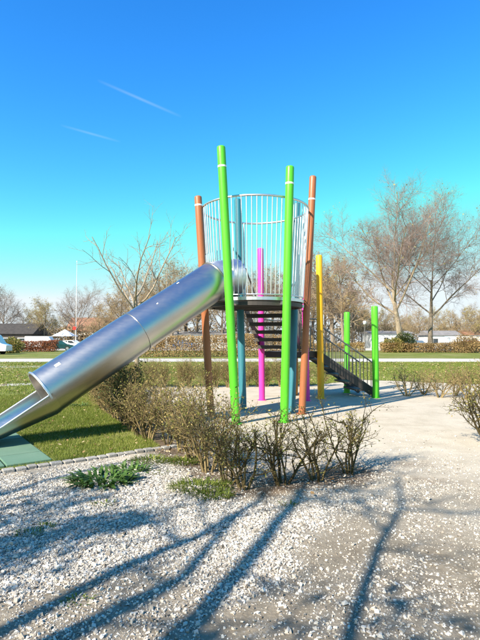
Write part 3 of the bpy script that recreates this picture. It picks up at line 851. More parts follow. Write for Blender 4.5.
def leaf_mesh(name, pos, size, mat, seed, aspect=0.5, tint=None):
    r = np.random.RandomState(seed); n = len(pos); pos = np.asarray(pos)
    t = r.normal(size=(n, 3)); t /= np.linalg.norm(t, axis=1)[:, None]
    b = r.normal(size=(n, 3)); b -= t * (t * b).sum(1)[:, None]; b /= np.linalg.norm(b, axis=1)[:, None]
    s = (size * r.uniform(0.6, 1.4, n))[:, None]
    v = np.stack([pos, pos + t * s * 0.5 + b * s * aspect * 0.5, pos + t * s, pos + t * s * 0.5 - b * s * aspect * 0.5], 1).reshape(-1, 3)
    if tint is None: tint = r.rand(n)
    return np_mesh(name, v, np.arange(4 * n).reshape(-1, 4), mat, np.repeat(tint, 4))

def tips_cloud(g, n, jit, seed):
    r = np.random.RandomState(seed); P = np.array([tuple(p) for p, _ in g.tips])
    return P[r.randint(0, len(P), n)] + r.normal(0, jit, (n, 3))

# ---- trees
BIG = [dict(seg=7, wig=0.05, up=0.03, tip=0.22, n=9, start=0.42),
       dict(seg=6, wig=0.13, up=0.09, tip=0.30, n=10, start=0.18, ang=46, len=1.08, rad=0.50, rmin=0.05, fall=0.28),
       dict(seg=5, wig=0.16, up=0.06, tip=0.30, n=9, start=0.12, ang=42, len=0.40, rad=0.45, rmin=0.028, fall=0.4),
       dict(seg=3, wig=0.18, up=0.04, tip=0.40, n=7, start=0.10, ang=42, len=0.46, rad=0.45, rmin=0.017, fall=0.4),
       dict(seg=2, wig=0.2, up=0.02, tip=0.5, n=5, start=0.05, ang=40, len=0.52, rad=0.5, rmin=0.012, fall=0.3),
       dict(seg=2, wig=0.2, up=0.0, tip=0.6, ang=38, len=0.56, rad=0.5, rmin=0.009, fall=0.2)]
def big_tree(seed, H, r0, lean, barkm, twigm, spec=BIG, budm=None, nbud=0, bud=0.1, drop=0):
    g = Growth(seed); g.branch(Vector((0, 0, -0.1)), Vector(lean), H * (0.5 if spec is BIG else 0.62), r0, 0, spec)
    sides = {0: 12, 1: 8, 2: 5, 3: 4, 4: 3, 5: 3}
    mt = g.mesh('trunk', [0, 1], sides, barkm); mc = g.mesh('crown', range(2, len(spec) - drop), sides, twigm)
    mbud = leaf_mesh('buds', tips_cloud(g, nbud, 0.12, seed), bud, budm, seed, 0.7) if nbud else None
    zs_ = max(p.z for p, _ in g.tips)
    return mt, mc, mbud, zs_
def plant_tree(meshes, loc, H, rz, label, group, name='bare_tree', cat='tree', part3='buds', zscale=None):
    mt, mc, mbud, z = meshes; s = H / z
    root = empty(name, loc, rz=rz, sc=s)
    link('trunk', mt, root); c = link('crown', mc, root)
    if mbud: link(part3, mbud, c)['kind'] = 'stuff'
    return tag(root, label, cat, group)

tA = big_tree(26, 19, 0.42, (-0.30, -0.05, 1), M['bark_pale'], M['twig_rosy'], budm=M['wood_leaf2'], nbud=700, bud=0.16)
tB = big_tree(8, 18, 0.36, (0.03, 0, 1), M['bark_grey'], M['twig_rosy'], budm=M['wood_leaf2'], nbud=700, bud=0.16)
plant_tree(tA, ground(404.5, 352), 22.5, 0.0, 'tall bare tree with pale leaning trunk rising from ivy', None)
plant_tree(tB, ground(431, 351.5), 21.5, 0.6, 'tall bare tree with upright dark trunk beside the pale leaning one', None)

YOUNG = [dict(seg=5, wig=0.03, up=0.02, tip=0.75, n=7, start=0.70),
         dict(seg=6, wig=0.15, up=0.10, tip=0.30, n=6, start=0.25, ang=48, len=0.95, rad=0.52, rmin=0.03, fall=0.25),
         dict(seg=4, wig=0.18, up=0.06, tip=0.35, n=4, start=0.2, ang=42, len=0.42, rad=0.55, rmin=0.016, fall=0.4),
         dict(seg=3, wig=0.18, up=0.05, tip=0.45, n=2, start=0.2, ang=40, len=0.45, rad=0.5, rmin=0.010, fall=0.4),
         dict(seg=2, wig=0.2, up=0.03, tip=0.5, ang=38, len=0.5, rad=0.5, rmin=0.007, fall=0.3)]
g = Growth(5); g.branch(Vector((0, 0, -0.05)), Vector((0.0, 0, 1)), 3.9, 0.125, 0, YOUNG)
sd_ = {0: 12, 1: 8, 2: 6, 3: 4, 4: 3}
zt = max(p.z for p, _ in g.tips)
plant_tree((g.mesh('trunk', [0, 1], sd_, M['bark_young']), g.mesh('crown', [2, 3, 4], sd_, M['bark_young']), None, zt), ground(137, 374.5), 7.3, 2.2,
           'young bare tree with knobbly upswept limbs behind the slide', None, name='young_tree')

# woodland at the far side, each tree its own
MIDT = [dict(seg=5, wig=0.06, up=0.03, tip=0.3, n=9, start=0.16),
        dict(seg=4, wig=0.14, up=0.09, tip=0.3, n=8, start=0.15, ang=45, len=0.55, rad=0.5, rmin=0.04, fall=0.5),
        dict(seg=3, wig=0.17, up=0.05, tip=0.35, n=8, start=0.1, ang=42, len=0.48, rad=0.45, rmin=0.026, fall=0.45),
        dict(seg=2, wig=0.2, up=0.03, tip=0.5, n=8, start=0.05, ang=40, len=0.5, rad=0.5, rmin=0.020, fall=0.3),
        dict(seg=2, wig=0.2, up=0.0, tip=0.6, ang=38, len=0.5, rad=0.5, rmin=0.015, fall=0.2)]
wt = [big_tree(41, 12, 0.22, (0.05, 0, 1), M['bark_grey'], M['twig_grey'], MIDT),
      big_tree(42, 12, 0.20, (-0.05, 0.05, 1), M['bark_grey'], M['twig_tan'], MIDT, M['wood_leaf'], 900, 0.15),
      big_tree(43, 12, 0.20, (0.0, 0, 1), M['bark_grey'], M['twig_tan'], MIDT, M['wood_leaf2'], 2000, 0.17),
      big_tree(44, 12, 0.24, (0.02, 0.1, 1), M['bark_grey'], M['twig_grey'], MIDT, M['wood_leaf'], 300, 0.15)]
WL = ['dark bare tree in the far row beyond the car park', 'tan tree with brown catkins in the far row beyond the car park',
      'olive budding tree in the far row beyond the car park', 'grey bare tree with a few old leaves in the far row']
WG = ['dark bare far trees', 'tan far trees', 'olive far trees', 'grey far trees']
rw = random.Random(9)
def woods(px, ytop, d, kind, label=None):
    b = gpt(px, d); H = max(2.5, at(px, ytop, d).z)
    plant_tree(wt[kind], b, H, rw.uniform(0, 6.28), label or WL[kind], None if label else WG[kind], name='far_tree')
tR = big_tree(34, 14, 0.30, (0.02, 0, 1), M['bark_grey'], M['twig_grey'], drop=1)
plant_tree(tR, gpt(1, 92), at(1, 272, 92).z, 1.0, 'round dark bare tree above the dark timber hall', None, name='far_tree')
plant_tree(tR, gpt(75.5, 105), at(76, 273, 105).z, 3.9, 'round bare tree standing behind the thin white mast', None, name='far_tree')
woods(-18, 270, 98, 3)
for px, yt, d, k in ((-34, 300, 100, 1), (20, 306, 112, 0), (33, 302, 96, 2), (42, 296, 84, 2), (52, 312, 118, 3), (98, 300, 100, 1), (108, 286, 108, 3), (120, 282, 96, 1), (132, 276, 104, 3), (146, 268, 95, 1),
                     (160, 258, 100, 3), (172, 250, 92, 1), (184, 256, 104, 3), (196, 262, 96, 1), (208, 268, 106, 3), (222, 264, 94, 1), (236, 260, 100, 3), (248, 266, 108, 1),
                     (262, 268, 94, 3), (274, 258, 104, 1), (286, 266, 98, 3), (300, 262, 92, 1), (312, 262, 104, 3), (326, 252, 96, 1), (334, 240, 88, 3), (344, 246, 84, 1), (352, 280, 96, 2), (362, 300, 104, 2), (372, 306, 112, 1), (384, 308, 96, 2),
                     (396, 306, 106, 1), (410, 309, 112, 2), (420, 304, 100, 1), (441, 306, 108, 2), (454, 304, 98, 1), (466, 302, 110, 3), (476, 300, 96, 2), (490, 296, 104, 1), (505, 290, 98, 3), (-55, 290, 104, 3), (-75, 284, 96, 1), (528, 290, 104, 2), (550, 284, 98, 1),
                     (28, 318, 128, 1), (64, 314, 126, 2), (90, 312, 130, 1), (405, 315, 128, 1), (432, 314, 126, 3), (458, 314, 130, 1), (378, 315, 130, 3), (486, 312, 128, 1), (355, 312, 126, 1)):
    woods(px, yt + rw.uniform(-3, 3), d, k)

# tree behind the left shoulder whose limbs throw the streaks across the foreground
def limb_from_shadow(mb, q, h, r):
    pts = [Vector((a - t * SHX, b - t * SHY, t)) for (a, b), t in zip(q, h)]
    mb.tube(pts, list(np.linspace(r[0], r[1], len(pts))), 8); return pts
back = empty('bare_tree', (-3.5, -1.5, 0)); tag(back, 'many-stemmed bare tree throwing branch shadows over the gravel', 'tree')
mb = MB(); starts = []
T0 = Vector((-3.5, -1.5, 0))
for q, h, r in ((((0.30, 1.9), (0.53, 2.44), (1.02, 3.6), (1.45, 4.4), (1.72, 5.3)), (3.4, 4.0, 5.0, 5.9, 6.6), (0.05, 0.025)),
                (((-0.60, 2.0), (-0.22, 2.67), (0.14, 3.5), (0.56, 4.65), (0.75, 5.3)), (3.2, 3.8, 4.6, 5.6, 6.2), (0.085, 0.04)),
                (((-1.45, 1.9), (-0.95, 2.4), (-0.62, 2.8), (-0.36, 3.08), (0.02, 4.2)), (3.0, 3.5, 4.0, 4.4, 5.4), (0.10, 0.03)),
                (((-1.3, 2.4), (-0.75, 3.25), (-0.31, 3.7), (0.17, 4.5), (0.4, 5.3)), (3.2, 4.0, 4.6, 5.4, 6.3), (0.06, 0.025)),
                (((-2.2, 2.3), (-2.1, 3.4), (-2.5, 4.3), (-2.1, 5.1), (-1.5, 5.9)), (3.2, 4.2, 5.2, 6.0, 6.8), (0.09, 0.035))):
    pts = limb_from_shadow(mb, q, h, r); starts.append((pts, r))
    mb.tube([T0 + Vector((0, 0, 0)), T0.lerp(pts[0], 0.35) + Vector((0, 0, 0.5)), T0.lerp(pts[0], 0.75) + Vector((0, 0, 0.3)), pts[0]], [r[0] + 0.05, r[0] + 0.03, r[0] + 0.01, r[0]], 8)
mb.build('trunk', M['bark_grey'], back, T0)
SPR = [dict(seg=4, wig=0.15, up=0.04, tip=0.4, n=5, start=0.2),
       dict(seg=3, wig=0.2, up=0.0, tip=0.4, n=5, start=0.1, ang=42, len=0.5, rad=0.5, rmin=0.012, fall=0.3),
       dict(seg=2, wig=0.2, up=0.0, tip=0.5, ang=42, len=0.5, rad=0.5, rmin=0.009, fall=0.3)]
g = Growth(77)
for pts, r in starts:
    for k in range(6):
        i = g.r.randint(1, 3); a = g.r.uniform(0, 6.28)
        g.branch(pts[i].lerp(pts[i + 1], g.r.random()) - T0, Vector((math.cos(a), math.sin(a), 0.5)), g.r.uniform(0.7, 1.4), 0.02, 0, SPR)
link('crown', g.mesh('crown', [0, 1, 2], {0: 5, 1: 3, 2: 3}, M['twig_grey']), back)
tb = big_tree(63, 12, 0.16, (0.05, 0, 1), M['bark_grey'], M['twig_grey'], MIDT, M['wood_leaf'], 4500, 0.2)
tq1 = plant_tree(tb, (-2.0, -1.6, 0), 6.5, 0.4, 'small bare tree with old leaves near the many-stemmed tree', None)
tq2 = plant_tree(tb, (-6.0, -0.9, 0), 5.2, 2.4, 'small bare tree with old leaves beyond the many-stemmed tree', None)

for q_ in (tq1, tq2): q_.scale.x *= 0.62; q_.scale.y *= 0.62

# ---- shrubs
def shrub(seed, H, spread, nst, spec, mat, sides={0: 6, 1: 4, 2: 3, 3: 3}, r0=0.017, leaf=None, nleaf=0, lsize=0.02):
    g = Growth(seed)
    for k in range(nst):
        a = 6.283 * k / nst + g.r.uniform(-0.5, 0.5); s_ = g.r.uniform(0.1, 1.0) * spread
        g.branch(Vector((math.cos(a) * 0.04, math.sin(a) * 0.04, -0.03)), Vector((math.cos(a) * s_, math.sin(a) * s_, 1)), H * g.r.uniform(0.7, 0.95), r0 * g.r.uniform(0.7, 1.25), 0, spec)
    ms = g.mesh('stems', [0, 1], sides, mat); mt = g.mesh('twigs', [2, 3], sides, mat)
    ml = leaf_mesh('leaves', tips_cloud(g, nleaf, 0.018, seed), lsize, leaf, seed, 0.6) if nleaf else None
    return ms, mt, ml
THORN = [dict(seg=6, wig=0.22, up=0.05, tip=0.5, n=5, start=0.2),
         dict(seg=4, wig=0.26, up=0.07, tip=0.45, n=4, start=0.15, ang=46, len=0.50, rad=0.62, rmin=0.007, fall=0.4),
         dict(seg=3, wig=0.28, up=0.06, tip=0.5, n=4, start=0.15, ang=48, len=0.52, rad=0.6, rmin=0.0036, fall=0.3),
         dict(seg=2, wig=0.25, up=0.03, tip=0.6, ang=45, len=0.5, rad=0.6, rmin=0.0024, fall=0.3)]
DENSE = [dict(seg=5, wig=0.14, up=0.06, tip=0.4, n=7, start=0.12),
         dict(seg=4, wig=0.2, up=0.10, tip=0.4, n=6, start=0.1, ang=40, len=0.52, rad=0.6, rmin=0.0055, fall=0.45),
         dict(seg=3, wig=0.22, up=0.08, tip=0.5, n=5, start=0.1, ang=42, len=0.5, rad=0.6, rmin=0.0038, fall=0.3),
         dict(seg=2, wig=0.2, up=0.04, tip=0.6, ang=40, len=0.5, rad=0.6, rmin=0.0028, fall=0.3)]
thorn = [shrub(100 + k, 0.70, 0.75, 5, THORN, M['stem'], leaf=M['hedge_leaf'], r0=0.0145, nleaf=560, lsize=0.022) for k in range(4)]
dense = [shrub(120 + k, 0.84, 0.40, 6, DENSE, M['stem_tan'], r0=0.013, leaf=M['hedge_leaf'], nleaf=1300, lsize=0.024) for k in range(4)]
darkb = shrub(140, 0.95, 0.42, 7, DENSE, M['stem'], r0=0.013, leaf=M['dark_leaf'], nleaf=3200, lsize=0.034)
pale = [shrub(150 + k, 0.82, 0.8, 6, THORN, M['stem_tan'], leaf=M['hedge_leaf'], nleaf=500, lsize=0.026) for k in range(3)]
def plant_shrub(meshes, loc, rz, sc, label, group, name='shrub'):
    ms, mt, ml = meshes; root = empty(name, loc, rz=rz, sc=sc)
    st = link('stems', ms, root); link('twigs', mt, root)['kind'] = 'stuff'
    if ml: link('leaves', ml, root)['kind'] = 'stuff'
    return tag(root, label, 'shrub', group)
rh = random.Random(4)
for k, (x, y, s_) in enumerate(((0.03, 4.92, 1.02), (0.44, 5.06, 1.06), (0.83, 5.20, 1.0), (1.22, 5.48, 1.08))):
    plant_shrub(thorn[k], (x, y, 0), k * 1.7, s_, ('gnarled dark shrub, fourth from the sandy path end of the hedge', 'gnarled dark shrub, third from the sandy path end of the hedge', 'gnarled dark shrub, second from the sandy path end of the hedge', 'gnarled dark shrub at the very end of the hedge by the sandy path')[k], 'gnarled shrubs at the front of the hedge', 'thorny_shrub')
acc = 0.0
pts = HEDGE_LINE[:9]
i = 0; k = 0
for (ax, ay), (bx, by) in zip(pts[:-1], pts[1:]):
    L = math.hypot(bx - ax, by - ay); n = max(1, round(L / 0.44))
    for j in range(n):
        t = (j + 0.5) / n; x = ax + (bx - ax) * t + rh.uniform(-0.10, 0.10); y = ay + (by - ay) * t + rh.uniform(-0.08, 0.08)
        if abs(x + 1.95) < 0.16 and 8.0 < y < 8.9:
            continue
        kind = dense[k % 4] if not (y < 7.6 and k % 2) else thorn[k % 4]
        if kind in thorn: plant_shrub(kind, (x, y, 0), rh.uniform(0, 6.28), rh.uniform(0.9, 1.08), 'dark leafless shrub between tan ones in the hedge by the slide', 'dark shrubs within the hedge')
        else: plant_shrub(kind, (x, y, 0), rh.uniform(0, 6.28), rh.uniform(0.92, 1.1), 'tan twiggy shrub of the hedge running back past the slide', 'tan shrubs of the side hedge')
        k += 1
plant_shrub(darkb, (-2.0, 8.45, 0), 0.4, 1.08, 'dense dark green shrub at the grass side of the hedge', None)
for k in range(17):
    plant_shrub(dense[k % 4], (-4.0 + k * 0.41 + rh.uniform(-0.1, 0.1), 15.2 + rh.uniform(-0.12, 0.12) + 0.02 * k, 0), rh.uniform(0, 6.28), rh.uniform(0.82, 1.0),
                'tan twiggy shrub of the hedge row behind the tower', 'tan shrubs behind the tower')
for k, (px, d, s_) in enumerate(((407, 12.9, 0.95), (424, 13.3, 0.85), (440, 12.6, 1.0), (455, 13.0, 0.95), (468, 12.2, 1.05), (484, 12.4, 1.1), (500, 12.8, 1.0))):
    plant_shrub(pale[k % 3], gpt(px, d), rh.uniform(0, 6.28), s_, 'pale bushy leafless shrub along the edge of the sandy path', 'pale shrubs at the path edge')
for k, (x, y, s_) in enumerate(((3.62, 6.95, 1.25), (4.0, 7.5, 1.3), (4.15, 6.8, 1.25))):
    plant_shrub(thorn[(k + 1) % 4], (x, y, 0), 0.7 + k * 2.1, s_, 'dark leafless shrub alone across the sandy path', 'dark shrubs across the path', 'thorny_shrub')

# ---- weeds and tufts on the gravel
def rosette(name, loc, n, L, wdt, label, broad, seed, spread=0.12):
    r = random.Random(seed); mb = MB()
    tl = []
    for k in range(n):
        a = r.uniform(0, 6.28); q = r.random() ** 0.5 * spread; c = Vector((math.cos(a) * q * 1.5, math.sin(a) * q, 0))
        a += r.uniform(-0.8, 0.8); el = r.uniform(0.25, 1.25); l = L * r.uniform(0.5, 1.1); w = wdt * r.uniform(0.6, 1.2)
        h = Vector((math.cos(a), math.sin(a), 0)); s_ = Vector((-h.y, h.x, 0))
        p0 = c; p1_ = c + h * (l * 0.5 * math.cos(el)) + Z1 * (l * 0.55 * math.sin(el)); p2_ = c + h * l * math.cos(el * 0.7) + Z1 * l * 0.75 * math.sin(el * 0.75)
        mb.add([p0 - s_ * w * 0.2, p0 + s_ * w * 0.2, p1_ + s_ * w * 0.5, p1_ - s_ * w * 0.5, p2_], [(0, 1, 2, 3), (3, 2, 4)]); tl += [r.random()] * 5
    me = mb.mesh(name, M['weed'] if broad else M['blade'])
    a_ = me.attributes.new('tint', 'FLOAT', 'POINT'); a_.data.foreach_set('value', [t * (1 if broad else 0.75) for t in tl])
    o = link(name, me, None, loc); return tag(o, label, 'weed' if broad else 'grass tuft')
rosette('leafy_weed', ground(103, 483), 230, 0.20, 0.036, 'large leafy green weed on the gravel below the grass', True, 1, 0.20)
rosette('leafy_weed', ground(127, 472), 120, 0.16, 0.030, 'smaller leafy weed touching the large one on its hedge side', True, 2, 0.14)
for k, (px, py, n, L, sp, lb) in enumerate(((152, 462, 420, 0.11, 0.18, 'low grass tuft at the end of the granite kerb'), (200, 489, 520, 0.13, 0.19, 'thick grass tuft on bare soil before the hedge'),
                                          (214, 497, 220, 0.11, 0.12, 'small grass tuft below the thick one before the hedge'), (158, 474, 50, 0.07, 0.08, 'thin grass tuft between leafy weed and hedge'),
                                          (104, 504, 40, 0.05, 0.08, 'sparse yellowed grass tuft alone on the gravel'), (30, 534, 60, 0.06, 0.07, 'low flat grass tuft in the dense gravel'), (78, 601, 40, 0.05, 0.06, 'tiny grass tuft at the edge of bare earth'),
                                          (288, 505, 30, 0.06, 0.05, 'tiny grass tuft before the gnarled shrubs'), (184, 463, 300, 0.11, 0.15, 'grass tuft right under the hedge foot'), (47, 527, 40, 0.05, 0.05, 'little grass tuft next to the low flat one'))):
    rosette('grass_tuft', ground(px, py), n, L, 0.010, lb, False, 20 + k, sp)
rosette('leafy_weed', ground(80, 407), 60, 0.16, 0.03, 'upright leafy weed in the grass beside the hedge', True, 31, 0.12)

# ---- far hedges
def far_hedge(name, a, b, w, h, mat, n, size, label, stem=None):
    a, b = Vector((*a, 0)), Vector((*b, 0)); L = (b - a).length; d = (b - a).normalized(); s_ = Vector((-d.y, d.x, 0))
    r = np.random.RandomState(int(L * 10 + n)); t = r.rand(n) * L; u = (r.rand(n) - 0.5); z = r.rand(n) ** 0.8
    hh = h * (0.86 + 0.25 * fbm(t, t * 0 + 3, 1.5)); ww = w * (0.85 + 0.3 * fbm(t + 9, z * 3, 1.0))
    P = np.stack([d.x * t + s_.x * u * ww, d.y * t + s_.y * u * ww, z * hh], -1)
    root = empty(name, a); link('foliage', leaf_mesh('foliage', P, size, mat, n, 0.7, np.clip(0.65 * fbm(t, z * 2, 0.8) + 0.4 * r.rand(n), 0, 1)), root)
    mb = MB()
    for k in range(max(3, int(L / 0.6))):
        c = d * (k + 0.5) * L / max(3, int(L / 0.6)); mb.tube([c, c + Vector((r.uniform(-.1, .1), r.uniform(-.1, .1), h * 0.5)), c + Vector((r.uniform(-.2, .2), r.uniform(-.2, .2), h * 0.9))], [0.03, 0.02, 0.01], 5)
    mb.build('stems', M['stem_tan'], root)
    return tag(root, label, 'hedge')
far_hedge('beech_hedge', (-9.6, 42.5), (6.6, 43.5), 1.3, 2.0, M['beech_leaf'], 42000, 0.085, 'long tan beech hedge beyond the cross path')
far_hedge('clipped_hedge', (-32.5, 61), (-23.2, 61), 1.2, 1.45, M['red_leaf'], 12000, 0.12, 'clipped red brown hedge in front of the parked cars')
far_hedge('low_hedge', (17.0, 58), (33, 58), 1.6, 1.2, M['beech_leaf'], 20000, 0.11, 'low tangled brown hedge behind the tall bare trees')
far_hedge('low_hedge', (6.2, 61), (15.5, 60), 1.4, 1.15, M['wood_leaf'], 11000, 0.11, 'low straw coloured hedge left of the tall bare trees')
def leaf_bush(name, loc, rx, rz_, mat, n, size, label, seed):
    r = np.random.RandomState(seed); v = r.normal(size=(n, 3)); v /= np.linalg.norm(v, axis=1)[:, None]
    v *= (r.rand(n) ** 0.45)[:, None] * (0.75 + 0.5 * fbm(v[:, 0] * 3 + seed, v[:, 2] * 3 + v[:, 1], 1.0))[:, None]
    P = v * np.array([rx, rx * 0.9, rz_]) + np.array([0, 0, rz_ * 0.85]); P[:, 2] = np.abs(P[:, 2])
    root = empty(name, loc); link('foliage', leaf_mesh('foliage', P, size, mat, seed, 0.7), root)
    mb = MB()
    for k in range(5):
        a = 6.28 * k / 5; mb.tube([(0.1 * math.cos(a), 0.1 * math.sin(a), 0), (rx * 0.4 * math.cos(a), rx * 0.4 * math.sin(a), rz_)], [0.04, 0.015], 5)
    mb.build('stems', M['stem'], root); return tag(root, label, 'bush')
leaf_bush('ivy_bush', gpt(406, 58.6), 1.25, 1.35, M['dark_leaf'], 5000, 0.12, 'dark ivy bush hugging the foot of the pale leaning tree', 1)
leaf_bush('olive_bush', gpt(394, 58.4), 1.5, 0.95, M['hedge_leaf'], 4200, 0.12, 'olive bush left of the ivy at the leaning tree', 2)
leaf_bush('olive_bush', gpt(11, 55), 1.25, 0.95, M['hedge_leaf'], 2200, 0.16, 'round olive bush beside the red brown hedge', 3)
leaf_bush('tan_bush', gpt(467, 56), 1.6, 1.2, M['beech_leaf'], 4200, 0.11, 'loose tan bush at the end of the low tangled hedge', 4)

# the tangled undergrowth at the far edge of the park reads as one mass
rq = np.random.RandomState(8); nq = 42000
tq = rq.uniform(-120, 120, nq); hq = (2.6 + 4.4 * fbm(tq, tq * 0, 9.0)); zq = rq.rand(nq) ** 0.9
th = leaf_mesh('thicket', np.stack([tq, 116 + rq.normal(0, 1.2, nq), zq * hq], -1), 0.8, M['thicket'], 4, 0.22, np.clip(0.6 * fbm(tq, zq * 4, 2.5) + 0.4 * rq.rand(nq), 0, 1))
tag(link('thicket', th), 'brown leafless thicket along the far edge of the car park', 'thicket', kind='stuff')

# ---- buildings, vehicles and posts in the distance
def shed(name, c, w, dp, h, roof_h, wall, roof, label, cat, win=None, rz=0.0, nwin=3):
    root = empty(name, c, rz=rz); mb = MB(); mb.box((0, 0, h / 2), w, dp, h); mb.build('wall', M[wall], root)
    mb = MB(); o = 0.35
    vs = [(-w / 2 - o, -dp / 2 - o, h + 0.01), (w / 2 + o, -dp / 2 - o, h + 0.01), (w / 2 + o, dp / 2 + o, h + 0.01), (-w / 2 - o, dp / 2 + o, h + 0.01), (-w / 2 - o, 0, h + roof_h), (w / 2 + o, 0, h + roof_h)]
    mb.add(vs, [(0, 1, 5, 4), (2, 3, 4, 5), (0, 4, 3), (1, 2, 5), (3, 2, 1, 0)]); mb.build('roof', M[roof], root)
    for k in range(nwin):
        x = -w / 2 + w * (k + 0.5) / nwin; mb = MB(); mb.box((x, -dp / 2 - 0.01, h * 0.55), w / nwin * 0.5, 0.06, h * 0.4); wd = mb.build('window', M['wall_white'] if wall != 'wall_white' else M['roof_grey'], root)
        mb = MB(); mb.box((x, -dp / 2 - 0.045, h * 0.55), w / nwin * 0.42, 0.02, h * 0.33); mb.build('pane', M['glass'], wd)
    mb = MB(); mb.box((w * 0.32, -dp / 2 - 0.02, h * 0.38), 0.95, 0.06, h * 0.72) if nwin == 0 else mb.box((w / 2 - 0.7, -dp / 2 - 0.02, 0.95), 0.85, 0.05, 1.9)
    mb.build('door', M['roof_grey'], root)
    return tag(root, label, cat)
shed('timber_hall', gpt(12, 84), 9.5, 7, 2.5, 1.9, 'wall_dark', 'wall_dark', 'dark timber hall behind the olive bush', 'building')
shed('white_house', gpt(440, 92), 5.6, 6, 2.4, 0.9, 'wall_white', 'roof_grey', 'low white house behind the tall bare trees', 'building')
shed('white_house', gpt(480, 98), 7.0, 6, 2.5, 1.0, 'wall_white', 'roof_red', 'low white house with brown roof at the far right trees', 'building')
shed('grey_building', gpt(387, 90), 7.5, 6, 2.7, 0.5, 'wall_grey', 'roof_grey', 'flat pale grey building left of the leaning tree', 'building', nwin=4)
shed('brown_roofed_house', gpt(103, 122), 16, 8, 3.6, 3.6, 'wall_white', 'roof_red', 'long brown roofed house behind the white mast', 'building', nwin=6)
shed('grey_building', gpt(205, 96), 15, 6, 2.6, 0.6, 'wall_grey', 'roof_grey', 'long pale grey building behind the beech hedge', 'building', nwin=7)

def vehicle(name, loc, rz, paint, label, cat, prof, cab, L, wd):
    """side outline prof (x,z) extruded; cab = glass outline; four wheels"""
    root = empty(name, loc, rz=rz); mb = MB(); n = len(prof)
    vs = []
    for y, k in ((-wd / 2, 1.0), (wd / 2, 1.0)):
        for (x, z) in prof: vs.append((x, y * (1 if z < 0.95 else 0.86), z))
    mb.add(vs, [tuple(range(n)), tuple(range(n, 2 * n))[::-1]] + [(i, i + n, (i + 1) % n + n, (i + 1) % n) for i in range(n)])
    mb.build('body', M[paint], root, bevel=0.05)
    for gl in cab:
        for s_ in (-1, 1):
            mb = MB(); mb.add([(x, s_ * (wd / 2 * (1 if z < 0.95 else 0.87) + 0.012), z) for x, z in gl], [tuple(range(len(gl)))]); mb.build('window', M['glass'], root)
    for x in (-L * 0.31, L * 0.31):
        for s_ in (-1, 1):
            mb = MB(); mb.tube([(x, s_ * (wd / 2 - 0.2), 0.32), (x, s_ * (wd / 2 + 0.01), 0.32)], 0.32, 16); w_ = mb.build('wheel', M['tyre'], root)
            mb = MB(); mb.tube([(x, s_ * (wd / 2 + 0.012), 0.32), (x, s_ * (wd / 2 + 0.025), 0.32)], 0.19, 12); mb.build('rim', M['car_silver'], w_)
    for s_ in (-1, 1):
        mb = MB(); mb.box((L / 2 - 0.03, s_ * wd * 0.36, 0.72), 0.08, 0.28, 0.14); mb.build('headlight', M['white'], root)
    return tag(root, label, cat)
CARP = [(-2.1, 0.3), (2.1, 0.3), (2.12, 0.75), (1.2, 0.93), (0.5, 1.42), (-1.1, 1.45), (-1.9, 1.0), (-2.12, 0.9)]
CARW = [[(1.0, 0.96), (0.48, 1.36), (-0.2, 1.39), (-0.2, 0.96)], [(-0.3, 0.96), (-0.3, 1.39), (-1.05, 1.38), (-1.55, 0.98)]]
VANP = [(-2.5, 0.35), (2.5, 0.35), (2.52, 0.95), (1.95, 1.15), (1.4, 2.0), (1.1, 2.1), (-2.45, 2.1)]
VANW = [[(1.75, 1.2), (1.3, 1.85), (0.55, 1.85), (0.55, 1.2)]]
vehicle('parked_van', gpt(-17, 50), 0.1, 'car_white', 'white van standing beside the round olive bush', 'van', VANP, VANW, 5.0, 1.9)
vehicle('parked_van', gpt(41, 78), 0.0, 'car_white', 'white van parked behind the red brown hedge', 'van', VANP, VANW, 5.0, 1.9)
vehicle('parked_car', gpt(57, 68.5), 0.3, 'car_teal', 'dark teal car parked at the end of the red brown hedge', 'car', CARP, CARW, 4.2, 1.75)
vehicle('parked_car', gpt(68, 82), 2.9, 'car_white', 'white car parked in front of the brown roofed house', 'car', CARP, CARW, 4.2, 1.75)
vehicle('parked_car', gpt(28, 80), 0.2, 'car_silver', 'silver car parked between dark hall and white van', 'car', CARP, CARW, 4.2, 1.75)
vehicle('parked_car', gpt(186, 76), 0.1, 'car_blue', 'blue car parked behind the beech hedge', 'car', CARP, CARW, 4.2, 1.75)
vehicle('parked_car', gpt(418, 79), 0.2, 'car_silver', 'silver car parked between the two tall bare trees', 'car', CARP, CARW, 4.2, 1.75)
vehicle('parked_van', gpt(455, 80), 3.0, 'car_white', 'white van parked before the low white house', 'van', VANP, VANW, 5.0, 1.9)
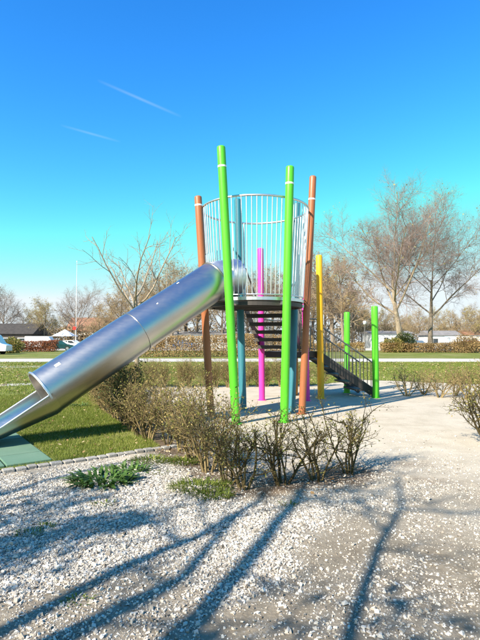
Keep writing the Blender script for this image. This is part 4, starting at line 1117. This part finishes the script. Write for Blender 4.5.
vehicle('parked_car', gpt(474, 76), 0.1, 'car_red', 'red car parked near the house with brown roof', 'car', CARP, CARW, 4.2, 1.75)

b = gpt(75, 98); mast = empty('white_mast', b); mb = MB(); mb.tube([(0, 0, 0), (0, 0, 9), (0, 0, at(75, 262, 98).z)], [0.07, 0.05, 0.03], 8); mb.build('pole', M['white'], mast)
mb = MB(); mb.tube([(0, 0, 0), (0, 0, 0.5)], 0.3, 10); mb.build('base', M['lamp_grey'], mast); mb = MB(); mb.tube([(0, 0, at(75, 262, 98).z), (0, 0, at(75, 262, 98).z + 0.2)], 0.10, 8); mb.build('finial', M['white'], mast)
tag(mast, 'thin white mast rising in front of a round bare tree', 'mast')
sg = empty('red_sign', gpt(73.5, 80)); mb = MB(); mb.tube([(0, 0, 0), (0, 0, 3.2)], 0.05, 8); mb.build('pole', M['lamp_grey'], sg)
mb = MB(); mb.box((0, -0.06, 3.45), 0.55, 0.05, 0.55); mb.build('sign_board', M['car_red'], sg, bevel=0.02); tag(sg, 'small red sign board on a post by the parked cars', 'sign')
tn = empty('market_canopy', gpt(64, 90)); mb = MB(); mb.add([(-2, -1.5, 2.2), (2, -1.5, 2.2), (2, 1.5, 2.2), (-2, 1.5, 2.2), (0, 0, 3.5)], [(0, 1, 4), (1, 2, 4), (2, 3, 4), (3, 0, 4), (3, 2, 1, 0)]); mb.build('canopy', M['canvas'], tn)
for a_ in (-1.9, 1.9):
    for b_ in (-1.4, 1.4): mb = MB(); mb.tube([(a_, b_, 0), (a_, b_, 2.2)], 0.04, 6); mb.build('leg', M['lamp_grey'], tn)
tag(tn, 'white pointed canopy between parked cars', 'canopy')
lp = empty('lamp_post', gpt(365.5, 66)); mb = MB(); mb.tube([(0, 0, 0), (0, 0, 3.6)], [0.07, 0.05], 8); mb.build('pole', M['lamp_grey'], lp)
mb = MB(); mb.tube([(0, 0, 3.6), (0, 0, 3.7), (0, 0, 4.05), (0, 0, 4.15)], [0.06, 0.2, 0.24, 0.05], 12); mb.build('lamp_head', M['white'], lp); tag(lp, 'short park lamp post beyond the stairs', 'lamp post')
